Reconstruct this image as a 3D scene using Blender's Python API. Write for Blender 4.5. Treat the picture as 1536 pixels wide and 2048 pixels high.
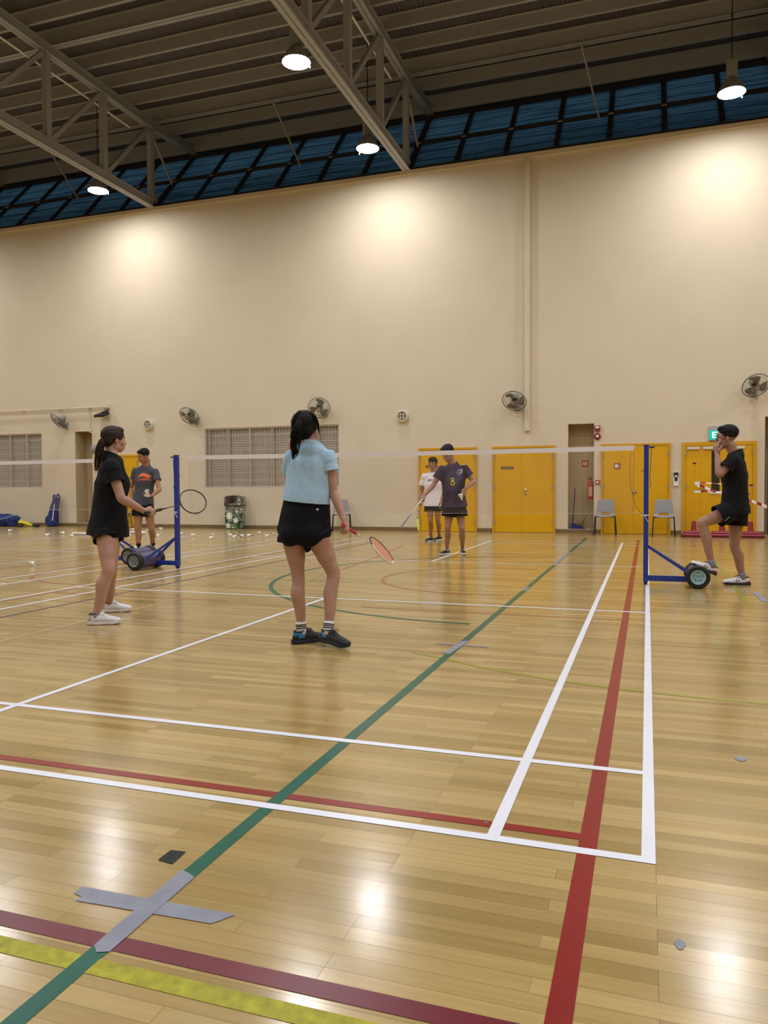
import bpy, bmesh, math, random
from mathutils import Vector, Matrix, Quaternion, noise
from mathutils.bvhtree import BVHTree
random.seed(7)
V = Vector
PI = math.pi
for o in list(bpy.data.objects):
    bpy.data.objects.remove(o)
SC = bpy.context.scene
COL = SC.collection

# ------------------------------------------------------------------ camera, world, exposure
F_PX = 1540.7
CAM = V((-0.0294, -2.326, 1.0906))
YAW, PITCH, ROLL = 0.3292, -0.0309, -0.0049
FW = V((-math.sin(YAW) * math.cos(PITCH), math.cos(YAW) * math.cos(PITCH), math.sin(PITCH)))
_r = V((math.cos(YAW), math.sin(YAW), 0)); _u = _r.cross(FW)
RT = _r * math.cos(ROLL) + _u * math.sin(ROLL)
UPV = -_r * math.sin(ROLL) + _u * math.cos(ROLL)
cd = bpy.data.cameras.new('camera'); cam = bpy.data.objects.new('camera', cd); COL.objects.link(cam)
cd.sensor_fit = 'VERTICAL'; cd.sensor_height = 24.0; cd.sensor_width = 18.0
cd.lens = F_PX / 2048 * 24.0
cd.clip_start = 0.05; cd.clip_end = 300
M = Matrix((RT, UPV, -FW)).transposed().to_4x4(); M.translation = CAM
cam.matrix_world = M
SC.camera = cam
SC.view_settings.view_transform = 'Standard'; SC.view_settings.look = 'None'
SC.view_settings.gamma = 1.0; SC.view_settings.use_curve_mapping = False
SC.view_settings.exposure = 0.0
LAMP_STRENGTH = 225.0
LAMP_COLOR = (0.975, 0.965, 0.985, 1)

W = bpy.data.worlds.new('dusk_sky'); SC.world = W; W.use_nodes = True
bg = W.node_tree.nodes['Background']; bg.inputs[0].default_value = (0.085, 0.175, 0.25, 1); bg.inputs[1].default_value = 0.55

def pt(px, py, Y):
    """measured point: where the sight line through a photo pixel meets the vertical plane at depth Y"""
    d = FW + RT * ((px - 768) / F_PX) - UPV * ((py - 1024) / F_PX)
    return CAM + d * ((Y - CAM.y) / d.y)
def fl(px, py, z=0.0):
    d = FW + RT * ((px - 768) / F_PX) - UPV * ((py - 1024) / F_PX)
    return CAM + d * ((z - CAM.z) / d.z)

# ------------------------------------------------------------------ materials
def rgb(c):
    if isinstance(c, str):
        c = tuple(int(c[i:i + 2], 16) / 255 for i in (0, 2, 4))
        c = tuple(x / 12.92 if x <= .04045 else ((x + .055) / 1.055) ** 2.4 for x in c)
    return (c[0], c[1], c[2], 1)
def mat(name, col, rough=.5, metal=0, spec=.5, nscale=0, namp=.12, bump=0, bscale=40, sss=0, emit=None, es=0, coat=0, alpha=1, stretch=(1, 1, 1)):
    m = bpy.data.materials.new(name); m.use_nodes = True
    nt = m.node_tree; b = nt.nodes['Principled BSDF']
    b.inputs['Base Color'].default_value = rgb(col); b.inputs['Roughness'].default_value = rough
    b.inputs['Metallic'].default_value = metal; b.inputs['Specular IOR Level'].default_value = spec
    b.inputs['Coat Weight'].default_value = coat; b.inputs['Alpha'].default_value = alpha
    if sss:
        b.inputs['Subsurface Weight'].default_value = sss; b.inputs['Subsurface Radius'].default_value = (.012, .005, .003)
        b.inputs['Subsurface Scale'].default_value = 1.0
    if emit: b.inputs['Emission Color'].default_value = rgb(emit); b.inputs['Emission Strength'].default_value = es
    tc = None
    if nscale or bump:
        tc = nt.nodes.new('ShaderNodeTexCoord'); mp = nt.nodes.new('ShaderNodeMapping'); mp.inputs['Scale'].default_value = stretch
        nt.links.new(tc.outputs['Object'], mp.inputs[0])
    if nscale:
        n = nt.nodes.new('ShaderNodeTexNoise'); n.inputs['Scale'].default_value = nscale; n.inputs['Detail'].default_value = 4
        nt.links.new(mp.outputs[0], n.inputs['Vector'])
        r = nt.nodes.new('ShaderNodeMapRange'); r.inputs[1].default_value = .25; r.inputs[2].default_value = .75
        r.inputs[3].default_value = 1 - namp; r.inputs[4].default_value = 1 + namp
        nt.links.new(n.outputs[0], r.inputs[0])
        mx = nt.nodes.new('ShaderNodeMix'); mx.data_type = 'RGBA'; mx.blend_type = 'MULTIPLY'; mx.inputs[0].default_value = 1
        mx.inputs[6].default_value = rgb(col); nt.links.new(r.outputs[0], mx.inputs[7]); nt.links.new(mx.outputs[2], b.inputs['Base Color'])
    if bump:
        n = nt.nodes.new('ShaderNodeTexNoise'); n.inputs['Scale'].default_value = bscale; n.inputs['Detail'].default_value = 3
        nt.links.new(mp.outputs[0], n.inputs['Vector'])
        bp = nt.nodes.new('ShaderNodeBump'); bp.inputs['Strength'].default_value = bump; bp.inputs['Distance'].default_value = .01
        nt.links.new(n.outputs[0], bp.inputs['Height']); nt.links.new(bp.outputs[0], b.inputs['Normal'])
    return m

def wood_floor():
    m = bpy.data.materials.new('varnished_maple_planks'); m.use_nodes = True
    nt = m.node_tree; N = nt.nodes.new; L = nt.links.new; b = nt.nodes['Principled BSDF']
    tc = N('ShaderNodeTexCoord')
    br = N('ShaderNodeTexBrick'); L(tc.outputs['Object'], br.inputs['Vector'])
    br.offset = .37; br.offset_frequency = 3; br.squash = 1
    for k, v in (('Scale', 1.0), ('Mortar Size', .0009), ('Mortar Smooth', .4), ('Bias', 0), ('Brick Width', .72), ('Row Height', .057)):
        br.inputs[k].default_value = v
    br.inputs['Color1'].default_value = (0, 0, 0, 1); br.inputs['Color2'].default_value = (1, 1, 1, 1); br.inputs['Mortar'].default_value = (.5, .5, .5, 1)
    cr = N('ShaderNodeValToRGB'); L(br.outputs['Color'], cr.inputs[0])
    e = cr.color_ramp.elements
    e[0].position = 0; e[0].color = rgb('9a824c'); e[1].position = 1; e[1].color = rgb('b99f67')
    for p, c in ((.3, 'a38a54'), (.55, 'ab925c'), (.8, 'b09863')):
        x = e.new(p); x.color = rgb(c)
    # grain along the boards
    mp = N('ShaderNodeMapping'); mp.inputs['Scale'].default_value = (1.6, 38, 1); L(tc.outputs['Object'], mp.inputs[0])
    n1 = N('ShaderNodeTexNoise'); n1.inputs['Scale'].default_value = 1.4; n1.inputs['Detail'].default_value = 6; n1.inputs['Roughness'].default_value = .65
    L(mp.outputs[0], n1.inputs['Vector'])
    r1 = N('ShaderNodeMapRange'); r1.inputs[1].default_value = .3; r1.inputs[2].default_value = .7; r1.inputs[3].default_value = .88; r1.inputs[4].default_value = 1.08
    L(n1.outputs[0], r1.inputs[0])
    mp2 = N('ShaderNodeMapping'); mp2.inputs['Scale'].default_value = (.5, 4.5, 1); L(tc.outputs['Object'], mp2.inputs[0])
    n2 = N('ShaderNodeTexNoise'); n2.inputs['Scale'].default_value = 1.1; n2.inputs['Detail'].default_value = 4; L(mp2.outputs[0], n2.inputs['Vector'])
    r2 = N('ShaderNodeMapRange'); r2.inputs[1].default_value = .3; r2.inputs[2].default_value = .7; r2.inputs[3].default_value = .86; r2.inputs[4].default_value = 1.1
    L(n2.outputs[0], r2.inputs[0])
    mu = N('ShaderNodeMath'); mu.operation = 'MULTIPLY'; L(r1.outputs[0], mu.inputs[0]); L(r2.outputs[0], mu.inputs[1])
    m1 = N('ShaderNodeMix'); m1.data_type = 'RGBA'; m1.blend_type = 'MULTIPLY'; m1.inputs[0].default_value = 1
    L(cr.outputs[0], m1.inputs[6]); L(mu.outputs[0], m1.inputs[7])
    m2 = N('ShaderNodeMix'); m2.data_type = 'RGBA'; m2.blend_type = 'MIX'; L(br.outputs['Fac'], m2.inputs[0]); L(m1.outputs[2], m2.inputs[6]); m2.inputs[7].default_value = rgb('7d5c34')
    # scuffed worn patches
    n3 = N('ShaderNodeTexNoise'); n3.inputs['Scale'].default_value = 2.3; n3.inputs['Detail'].default_value = 8; L(tc.outputs['Object'], n3.inputs['Vector'])
    r3 = N('ShaderNodeMapRange'); r3.inputs[1].default_value = .35; r3.inputs[2].default_value = .75; r3.inputs[3].default_value = .15; r3.inputs[4].default_value = .24
    L(n3.outputs[0], r3.inputs[0]); L(r3.outputs[0], b.inputs['Roughness'])
    L(m2.outputs[2], b.inputs['Base Color'])
    b.inputs['Specular IOR Level'].default_value = .55
    bp = N('ShaderNodeBump'); bp.inputs['Strength'].default_value = .16; bp.inputs['Distance'].default_value = .002
    mp3 = N('ShaderNodeMapping'); mp3.inputs['Scale'].default_value = (1.2, 17, 1); L(tc.outputs['Object'], mp3.inputs[0])
    n4 = N('ShaderNodeTexNoise'); n4.inputs['Scale'].default_value = 1.0; n4.inputs['Detail'].default_value = 2; L(mp3.outputs[0], n4.inputs['Vector'])
    ad = N('ShaderNodeMath'); ad.operation = 'SUBTRACT'; L(n4.outputs[0], ad.inputs[0]); L(br.outputs['Fac'], ad.inputs[1])
    L(ad.outputs[0], bp.inputs['Height']); L(bp.outputs[0], b.inputs['Normal'])
    return m
M_FLOOR = wood_floor()
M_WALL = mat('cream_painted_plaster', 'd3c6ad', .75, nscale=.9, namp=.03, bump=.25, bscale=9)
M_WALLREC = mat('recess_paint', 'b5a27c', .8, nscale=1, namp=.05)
M_WALL_OTHER = mat('hall_paint', 'cbb792', .8)
M_SKIRT = mat('brown_skirting', '77603c', .5, nscale=3, namp=.15)
M_DECK = mat('galvanised_roof_deck', '57545a', .7, metal=0, nscale=2, namp=.08)
M_STEEL = mat('grey_painted_steel', '9c9da0', .55, nscale=1.5, namp=.05)
M_DARKFRAME = mat('dark_window_frame', '2b2c2f', .5)
M_YEL = mat('yellow_door_paint', 'd8a300', .38, nscale=2.2, namp=.04)
M_YELF = mat('yellow_frame_paint', 'd09a00', .4)
M_BLUE = mat('blue_enamel_steel', '1b3690', .35)
M_BLACK = mat('black_rubber', '141414', .6)
M_BLKMETAL = mat('black_steel', '0d0c0d', .4)
M_WHITE = mat('white_paint', 'e4e2dc', .5)
M_WLINE = mat('white_line_paint', 'e2e5f0', .28, nscale=3, namp=.05)
M_GLINE = mat('green_line_paint', '025744', .3, spec=.3, nscale=3, namp=.08)
M_RLINE = mat('red_line_paint', '85211c', .3, spec=.3, nscale=3, namp=.1)
M_RLINE2 = mat('maroon_line_paint', '68202b', .3, spec=.3, nscale=3, namp=.1)
M_YLINE = mat('yellow_line_paint', '9a960c', .4, spec=.3, nscale=30, namp=.35)
M_PLINE = mat('purple_line_paint', '4b3348', .3)
M_OLIVE = mat('olive_line_paint', '8f8a2a', .35, nscale=20, namp=.2)
M_BROWNL = mat('brown_line_paint', '9a5a3c', .3, nscale=5, namp=.15)
M_GRAYL = mat('worn_grey_line_paint', 'b39a70', .3, nscale=8, namp=.2)
M_TAPEF = mat('grey_floor_tape', '878b99', .4, spec=.3, nscale=14, namp=.15, alpha=.9)
M_BLKTAPE = mat('dark_green_floor_tape', '141d19', .5, spec=.2)
M_GREYPL = mat('grey_plastic', '8d8c8e', .35)
M_CHROME = mat('chrome', 'c9c9c9', .18, metal=1)
M_ALU = mat('spun_aluminium', 'b5b2ab', .35, metal=.8)
M_FANG = mat('dark_fan_grille', '5f574c', .45)
M_FANB = mat('smoked_fan_blade', '807a68', .35, alpha=.85)
M_FANM = mat('fan_motor_grey', '8d9189', .45)
M_RED = mat('signal_red', 'a11d1d', .4)
M_REDB = mat('dull_red_plastic', '8c2436', .45)
M_NET = mat('net_cord', 'b0968a', .7)
M_TAPE = mat('net_tape_white', 'e3dcdc', .6)
M_NAVY = mat('navy_bag_fabric', '1a2668', .75, nscale=12, namp=.35, bump=.8, bscale=22)
M_BAGB = mat('blue_bag_fabric', '1d3270', .75, nscale=12, namp=.4, bump=.8, bscale=22)
M_FEATHER = mat('white_feather', 'efeadf', .6)
M_CORK = mat('white_cork', 'ede8dc', .5)

# ------------------------------------------------------------------ object helpers
def link(name, me, mats=None, parent=None, smooth=False):
    o = bpy.data.objects.new(name, me); COL.objects.link(o)
    if mats is not None:
        for m in (mats if isinstance(mats, (list, tuple)) else [mats]): me.materials.append(m)
    if parent is not None: o.parent = parent
    if smooth:
        me.polygons.foreach_set('use_smooth', [True] * len(me.polygons))
    return o
def obj(name, bm, m, parent=None, smooth=False, auto=None):
    me = bpy.data.meshes.new(name)
    bmesh.ops.recalc_face_normals(bm, faces=bm.faces)
    bm.to_mesh(me); bm.free()
    o = link(name, me, m, parent, smooth)
    if auto is not None:
        me.polygons.foreach_set('use_smooth', [True] * len(me.polygons))
        me.set_sharp_from_angle(angle=math.radians(auto))
    return o
def thing(name, label, cat, loc=(0, 0, 0), rz=0, group=None):
    o = bpy.data.objects.new(name, None); COL.objects.link(o); o.location = loc; o.rotation_euler = (0, 0, rz)
    o.empty_display_size = .1
    return tag(o, label, cat, group)
def tag(o, label=None, cat=None, group=None, kind=None):
    if label: o['label'] = label
    if cat: o['category'] = cat
    if group: o['group'] = group
    if kind: o['kind'] = kind
    return o
def copy_tree(o, parent=None):
    c = o.copy(); COL.objects.link(c); c.parent = parent
    for ch in list(o.children): copy_tree(ch, c)
    return c
def BM(): return bmesh.new()
def box(bm, x0, x1, y0, y1, z0, z1, mx=None, mi=0):
    vs = [V((x, y, z)) for x in (x0, x1) for y in (y0, y1) for z in (z0, z1)]
    if mx is not None: vs = [mx @ v for v in vs]
    v = [bm.verts.new(p) for p in vs]
    for f in ((0, 1, 3, 2), (4, 6, 7, 5), (0, 4, 5, 1), (2, 3, 7, 6), (0, 2, 6, 4), (1, 5, 7, 3)):
        q = bm.faces.new([v[i] for i in f]); q.material_index = mi
def bar(bm, a, b, w, h, up=V((0, 0, 1)), mi=0):
    a = V(a); b = V(b); t = (b - a); L = t.length; t.normalize()
    s = t.cross(up)
    if s.length < 1e-4: s = t.cross(V((0, 1, 0)))
    s.normalize(); u = s.cross(t)
    mx = Matrix((t, s, u)).transposed().to_4x4(); mx.translation = a
    box(bm, 0, L, -w / 2, w / 2, -h / 2, h / 2, mx, mi)
def ibeam(bm, a, b, w, h, tf=.02, tw=.012):
    a = V(a); b = V(b); t = (b - a).normalized(); up = V((0, 0, 1))
    s = t.cross(up)
    if s.length < 1e-3: s = V((1, 0, 0))
    u = s.normalized().cross(t)
    bar(bm, a + u * (h / 2 - tf / 2), b + u * (h / 2 - tf / 2), w, tf)
    bar(bm, a - u * (h / 2 - tf / 2), b - u * (h / 2 - tf / 2), w, tf)
    bar(bm, a, b, tw, h)
def frame_of(t, side=None):
    t = t.normalized()
    s = V(side) if side is not None else (V((0, 0, 1)) if abs(t.z) < .9 else V((1, 0, 0)))
    s = s - t * s.dot(t)
    if s.length < 1e-5: s = t.orthogonal()
    s.normalize(); return s, t.cross(s)
def tube(bm, pts, rad, side=None, seg=12, cap=True, capk=1.0, closed=False, mi=0):
    """closed tube along pts; radius float or (along side, across)"""
    pts = [V(p) for p in pts]; n = len(pts)
    if not isinstance(rad, (list, tuple)) or (len(rad) == 2 and n != 2): rad = [rad] * n
    rad = [(r, r) if isinstance(r, (int, float)) else r for r in rad]
    rings = []
    prev = None
    def ring(c, s, v, ra, rb):
        return [bm.verts.new(c + s * (ra * math.cos(2 * PI * k / seg)) + v * (rb * math.sin(2 * PI * k / seg))) for k in range(seg)]
    fr = []
    for i in range(n):
        if closed: t = pts[(i + 1) % n] - pts[i - 1]
        elif i == 0: t = pts[1] - pts[0]
        elif i == n - 1: t = pts[-1] - pts[-2]
        else: t = (pts[i + 1] - pts[i]).normalized() + (pts[i] - pts[i - 1]).normalized()
        if t.length < 1e-9: t = V((0, 0, 1))
        s, v = frame_of(t, side if side is not None else prev)
        prev = s; fr.append((s, v, t.normalized()))
    capn = 3
    if cap and not closed:
        s, v, t = fr[0]; ra, rb = rad[0]; q = min(ra, rb) * capk
        p0 = bm.verts.new(pts[0] - t * q)
        for j in range(1, capn + 1):
            a = PI / 2 * (1 - j / (capn + 1))
            rings.append(ring(pts[0] - t * q * math.sin(a), s, v, ra * math.cos(a), rb * math.cos(a)))
    for i in range(n): rings.append(ring(pts[i], fr[i][0], fr[i][1], *rad[i]))
    if cap and not closed:
        s, v, t = fr[-1]; ra, rb = rad[-1]; q = min(ra, rb) * capk
        for j in range(capn, 0, -1):
            a = PI / 2 * (1 - j / (capn + 1))
            rings.append(ring(pts[-1] + t * q * math.sin(a), s, v, ra * math.cos(a), rb * math.cos(a)))
        p1 = bm.verts.new(pts[-1] + t * q)
    m = len(rings)
    for i in range(m if closed else m - 1):
        A = rings[i]; B = rings[(i + 1) % m]
        for k in range(seg):
            f = bm.faces.new((A[k], A[(k + 1) % seg], B[(k + 1) % seg], B[k])); f.material_index = mi
    if cap and not closed:
        for k in range(seg):
            bm.faces.new((p0, rings[0][(k + 1) % seg], rings[0][k])).material_index = mi
            bm.faces.new((p1, rings[-1][k], rings[-1][(k + 1) % seg])).material_index = mi
    elif not closed:
        bm.faces.new(list(reversed(rings[0]))).material_index = mi; bm.faces.new(rings[-1]).material_index = mi
def cyl(bm, a, b, r, seg=20, mi=0): tube(bm, [a, b], [r, r], seg=seg, cap=False, mi=mi)
def ell(bm, c, r, mx=None, seg=16, rings=10):
    """ellipsoid, radii r, optional 3x3 frame"""
    c = V(c); rows = []
    def P(v):
        v = V((v[0] * r[0], v[1] * r[1], v[2] * r[2]))
        return c + (mx @ v if mx is not None else v)
    top = bm.verts.new(P((0, 0, 1))); bot = bm.verts.new(P((0, 0, -1)))
    for i in range(1, rings):
        a = PI * i / rings
        rows.append([bm.verts.new(P((math.sin(a) * math.cos(2 * PI * k / seg), math.sin(a) * math.sin(2 * PI * k / seg), math.cos(a)))) for k in range(seg)])
    for k in range(seg):
        bm.faces.new((top, rows[0][k], rows[0][(k + 1) % seg])); bm.faces.new((bot, rows[-1][(k + 1) % seg], rows[-1][k]))
    for i in range(len(rows) - 1):
        for k in range(seg): bm.faces.new((rows[i][k], rows[i + 1][k], rows[i + 1][(k + 1) % seg], rows[i][(k + 1) % seg]))
def lathe(bm, prof, c=(0, 0, 0), mx=None, seg=24, mi=0, close=False):
    """profile (r, z) spun round z"""
    c = V(c); rows = []
    for r, z in prof:
        row = []
        for k in range(seg):
            p = V((r * math.cos(2 * PI * k / seg), r * math.sin(2 * PI * k / seg), z))
            row.append(bm.verts.new(c + (mx @ p if mx is not None else p)))
        rows.append(row)
    for i in range(len(rows) - 1):
        for k in range(seg):
            bm.faces.new((rows[i][k], rows[i][(k + 1) % seg], rows[i + 1][(k + 1) % seg], rows[i + 1][k])).material_index = mi
    if close:
        bm.faces.new(list(reversed(rows[0]))).material_index = mi; bm.faces.new(rows[-1]).material_index = mi
def quad(bm, a, b, c, d, mi=0):
    f = bm.faces.new([bm.verts.new(V(p)) for p in (a, b, c, d)]); f.material_index = mi; return f
def look_mx(z, x=None):
    """3x3 with local z along z"""
    z = V(z).normalized(); s, v = frame_of(z, x)
    return Matrix((s, v, z)).transposed()
def text_mesh(body, size, depth=.0, font_scale=(1, 1), bold=0):
    cu = bpy.data.curves.new('t', 'FONT'); cu.body = body; cu.size = size; cu.extrude = depth; cu.align_x = 'CENTER'; cu.align_y = 'CENTER'; cu.offset = bold
    o = bpy.data.objects.new('t', cu); COL.objects.link(o)
    dg = bpy.context.evaluated_depsgraph_get(); me = bpy.data.meshes.new_from_object(o.evaluated_get(dg))
    bpy.data.objects.remove(o); bpy.data.curves.remove(cu)
    if font_scale != (1, 1):
        for v in me.vertices: v.co.x *= font_scale[0]; v.co.y *= font_scale[1]
    return me
# ------------------------------------------------------------------ hall shell
YW = 16.41; ZT = 9.03
XL, XR, YB = -26.0, 11.0, -12.0
bm = BM(); quad(bm, (XL, YB, 0), (XR, YB, 0), (XR, YW + .02, 0), (XL, YW + .02, 0))
floor = tag(obj('floor', bm, M_FLOOR), kind='structure')

# painted game lines, a hair above the boards
LAYER = [0]
def strip(bm, pts, w, z):
    LAYER[0] += 1; z = z + LAYER[0] * .000012
    pts = [V((p[0], p[1], z)) for p in pts]; n = len(pts); L = []; R = []
    for i in range(n):
        t = (pts[min(i + 1, n - 1)] - pts[max(i - 1, 0)]).normalized(); s = V((-t.y, t.x, 0)) * w / 2
        L.append(bm.verts.new(pts[i] + s)); R.append(bm.verts.new(pts[i] - s))
    for i in range(n - 1): bm.faces.new((R[i], R[i + 1], L[i + 1], L[i]))
def arc(cx, cy, r, a0, a1, n=48):
    return [(cx + r * math.cos(math.radians(a0 + (a1 - a0) * i / n)), cy + r * math.sin(math.radians(a0 + (a1 - a0) * i / n))) for i in range(n + 1)]
def court(bm, x1, z):
    w = .04
    def vl(x, y0, y1): strip(bm, [(x, y0), (x, y1)], w, z)
    def hl(y, x0=x1 - 6.1, xx=x1): strip(bm, [(x0, y), (xx, y)], w, z)
    for x in (x1 - .02, x1 - 6.08): vl(x, 0, 13.4)
    for x in (x1 - .48, x1 - 5.62): vl(x, .02, 13.38)
    vl(x1 - 3.05, .02, 4.7); vl(x1 - 3.05, 8.7, 13.38)
    for y in (.02, .74, 4.7, 8.7, 12.66, 13.38): hl(y)
bm = BM(); court(bm, 0, .0016); obj('white_court_line', bm, M_WLINE, floor)
bm = BM(); court(bm, -7.04, .0016)
strip(bm, [(-9.05, 5.5), (-9.0, 9.5)], .03, .0012)
obj('white_court_line', bm, M_WLINE, floor)
bm = BM(); strip(bm, [(-1.25, -3), (-1.26, 14.65)], .05, .0012); strip(bm, arc(-1.26, 6.78, 3.08, 92, 268), .05, .0012)
obj('green_court_line', bm, M_GLINE, floor)
bm = BM(); strip(bm, [(-.195, -4), (-.195, 14.3)], .055, .0010); strip(bm, [(-6.0, .115), (-.2, .115)], .045, .0010)
obj('red_court_line', bm, M_RLINE, floor)
bm = BM(); strip(bm, [(-6.0, 3.6), (-6.0, 9.8)], .045, .0008); strip(bm, [(-6.0, 4.24), (-3.9, 4.28)], .035, .0008); strip(bm, [(-2.5, 4.28), (-.2, 4.25)], .035, .0008)
strip(bm, arc(-1.75, 6.72, 1.32, 75, 285), .045, .0008); strip(bm, arc(-6.3, 6.25, 1.36, 100, 272), .06, .0008)
strip(bm, [(-3.9, 7.2), (-4.0, 8.4), (-4.12, 9.4), (-4.43, 11.7)], .03, .0008); strip(bm, [(-8.6, 5.2), (-8.51, 6.02), (-8.29, 7.8), (-8.2, 9)], .04, .0008)
strip(bm, [(-2.0, 8.9), (-.2, 8.95)], .03, .0008); strip(bm, [(-2.6, 10.4), (-1.5, 10.2)], .03, .0008)
obj('brown_court_line', bm, M_BROWNL, floor)
bm = BM(); strip(bm, [(-9, -.82), (-.22, -.815)], .055, .0009); obj('maroon_court_line', bm, M_RLINE2, floor)
bm = BM(); strip(bm, [(-9, -.905), (-.22, -.905)], .055, .0006); obj('yellow_court_line', bm, M_YLINE, floor)
bm = BM(); strip(bm, [(-5.26, 1.6), (-5.26, 12.2)], .035, .0010); obj('purple_court_line', bm, M_PLINE, floor)
bm = BM(); strip(bm, [(-4.44, 1.5), (-4.44, 7.5)], .03, .0006); obj('grey_court_line', bm, M_GRAYL, floor)
bm = BM(); strip(bm, [(-1.5, 2.54), (-1.26, 2.43), (-.94, 2.24), (-.55, 2.09), (-.19, 2.0), (.2, 1.94), (.6, 1.91), (1.4, 1.9)], .035, .0006)
strip(bm, [(.86, 5.4), (.9, 8.5), (.95, 11.5)], .05, .0006); strip(bm, [(-3.75, 5.7), (-3.97, 6.8)], .03, .0006)
obj('olive_court_line', bm, M_OLIVE, floor)
# floor tape, ragged ends
def patch(pts, z, m, nm='tape_patch'):
    bm = BM(); bm.faces.new([bm.verts.new((x, y, z)) for x, y in pts]); return obj(nm, bm, m, floor)
patch([(-1.285, -.46), (-1.255, -.47), (-1.225, -.485), (-1.222, -.85), (-1.25, -.862), (-1.275, -.84)], .0030, M_TAPEF)
patch([(-1.49, -.625), (-1.49, -.66), (-1.455, -.67), (-1.46, -.69), (-1.06, -.672), (-1.045, -.655), (-1.02, -.615)], .0024, M_TAPEF)
patch([(-1.30, 2.58), (-1.25, 2.55), (-1.22, 3.02), (-1.27, 3.0)], .0030, M_TAPEF)
patch([(-1.42, 2.86), (-1.05, 2.84), (-1.05, 2.87), (-1.42, 2.89)], .0024, M_TAPEF)
patch([(-1.285, 5.8), (-1.235, 5.79), (-1.23, 6.12), (-1.28, 6.14)], .0030, M_TAPEF)
patch([(-1.285, 8.6), (-1.235, 8.6), (-1.235, 10.9), (-1.285, 10.9)], .0030, M_TAPEF)
patch([(1.0, 5.72), (1.06, 5.72), (1.06, 6.42), (1.0, 6.42)], .0030, M_TAPEF)
patch([(-1.385, -.365), (-1.335, -.36), (-1.33, -.438), (-1.385, -.43)], .0022, M_BLKTAPE)
for x, y, a, b in ((.33, 1.02, .022, .03), (.05, -.395, .012, .022), (-.52, .12, .007, .004)):
    patch([(x + a * math.cos(t) * (1 + .2 * math.sin(3 * t)), y + b * math.sin(t)) for t in [k * PI / 6 for k in range(12)]], .0022, M_TAPEF, 'scuff_patch')

# far wall with its openings
def wall_with_holes(name, x0, x1, z0, z1, y, holes, m, back=.0):
    xs = sorted(set([x0, x1] + [h[0] for h in holes] + [h[1] for h in holes])); zs = sorted(set([z0, z1] + [h[2] for h in holes] + [h[3] for h in holes]))
    bm = BM()
    for i in range(len(xs) - 1):
        for j in range(len(zs) - 1):
            cx = (xs[i] + xs[i + 1]) / 2; cz = (zs[j] + zs[j + 1]) / 2
            if any(h[0] < cx < h[1] and h[2] < cz < h[3] for h in holes): continue
            quad(bm, (xs[i], y, zs[j]), (xs[i + 1], y, zs[j]), (xs[i + 1], y, zs[j + 1]), (xs[i], y, zs[j + 1]))
    for (a, b, c, d, dep) in holes:
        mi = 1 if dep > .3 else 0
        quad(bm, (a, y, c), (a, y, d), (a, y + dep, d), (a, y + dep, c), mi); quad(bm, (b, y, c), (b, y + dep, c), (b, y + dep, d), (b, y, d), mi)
        quad(bm, (a, y, d), (b, y, d), (b, y + dep, d), (a, y + dep, d), mi); quad(bm, (a, y, c), (a, y + dep, c), (b, y + dep, c), (b, y, c), mi)
        quad(bm, (a, y + dep, c), (b, y + dep, c), (b, y + dep, d), (a, y + dep, d), mi)
    bmesh.ops.remove_doubles(bm, verts=bm.verts, dist=1e-4)
    # outer skin so the wall has its thickness
    quad(bm, (x0, y + 1.4, z0), (x1, y + 1.4, z0), (x1, y + 1.4, z1 - .35), (x0, y + 1.4, z1 - .35)); quad(bm, (x0, y, z1), (x1, y, z1), (x1, y + .12, z1), (x0, y + .12, z1))
    return obj(name, bm, m)
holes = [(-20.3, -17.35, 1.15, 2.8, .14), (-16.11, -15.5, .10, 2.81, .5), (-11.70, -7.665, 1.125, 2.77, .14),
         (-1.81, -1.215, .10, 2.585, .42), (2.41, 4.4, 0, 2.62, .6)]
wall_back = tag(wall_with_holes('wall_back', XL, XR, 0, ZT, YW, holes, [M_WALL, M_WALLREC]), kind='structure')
bm = BM(); bar(bm, (XL, YW - .03, ZT - .05), (XR, YW - .03, ZT - .05), .10, .10)
tag(obj('trim_1', bm, M_WALL), kind='structure')
for nm, a, b, c, d in (('wall_left', (XL, YB, 0), (XL, YW, 0), (XL, YW, 12.2), (XL, YB, 12.2)), ('wall_right', (XR, YB, 0), (XR, YW, 0), (XR, YW, 12.2), (XR, YB, 12.2)), ('wall_front', (XL, YB, 0), (XR, YB, 0), (XR, YB, 12.2), (XL, YB, 12.2))):
    bm = BM(); quad(bm, a, b, c, d); tag(obj(nm, bm, M_WALL_OTHER), kind='structure')
# skirting, broken at the doors
doors_x = [(-15.3, -13.87), (-5.5, -4.0), (-3.615, -2.105), (-1.055, .475), (.715, 2.25), (2.41, 4.4)]
bm = BM(); x = XL
for a, b in doors_x + [(XR, XR)]:
    if a > x: box(bm, x, a, YW - .025, YW - .001, .001, .095)
    x = b
tag(obj('baseboard_back', bm, M_SKIRT), kind='structure')

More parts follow.
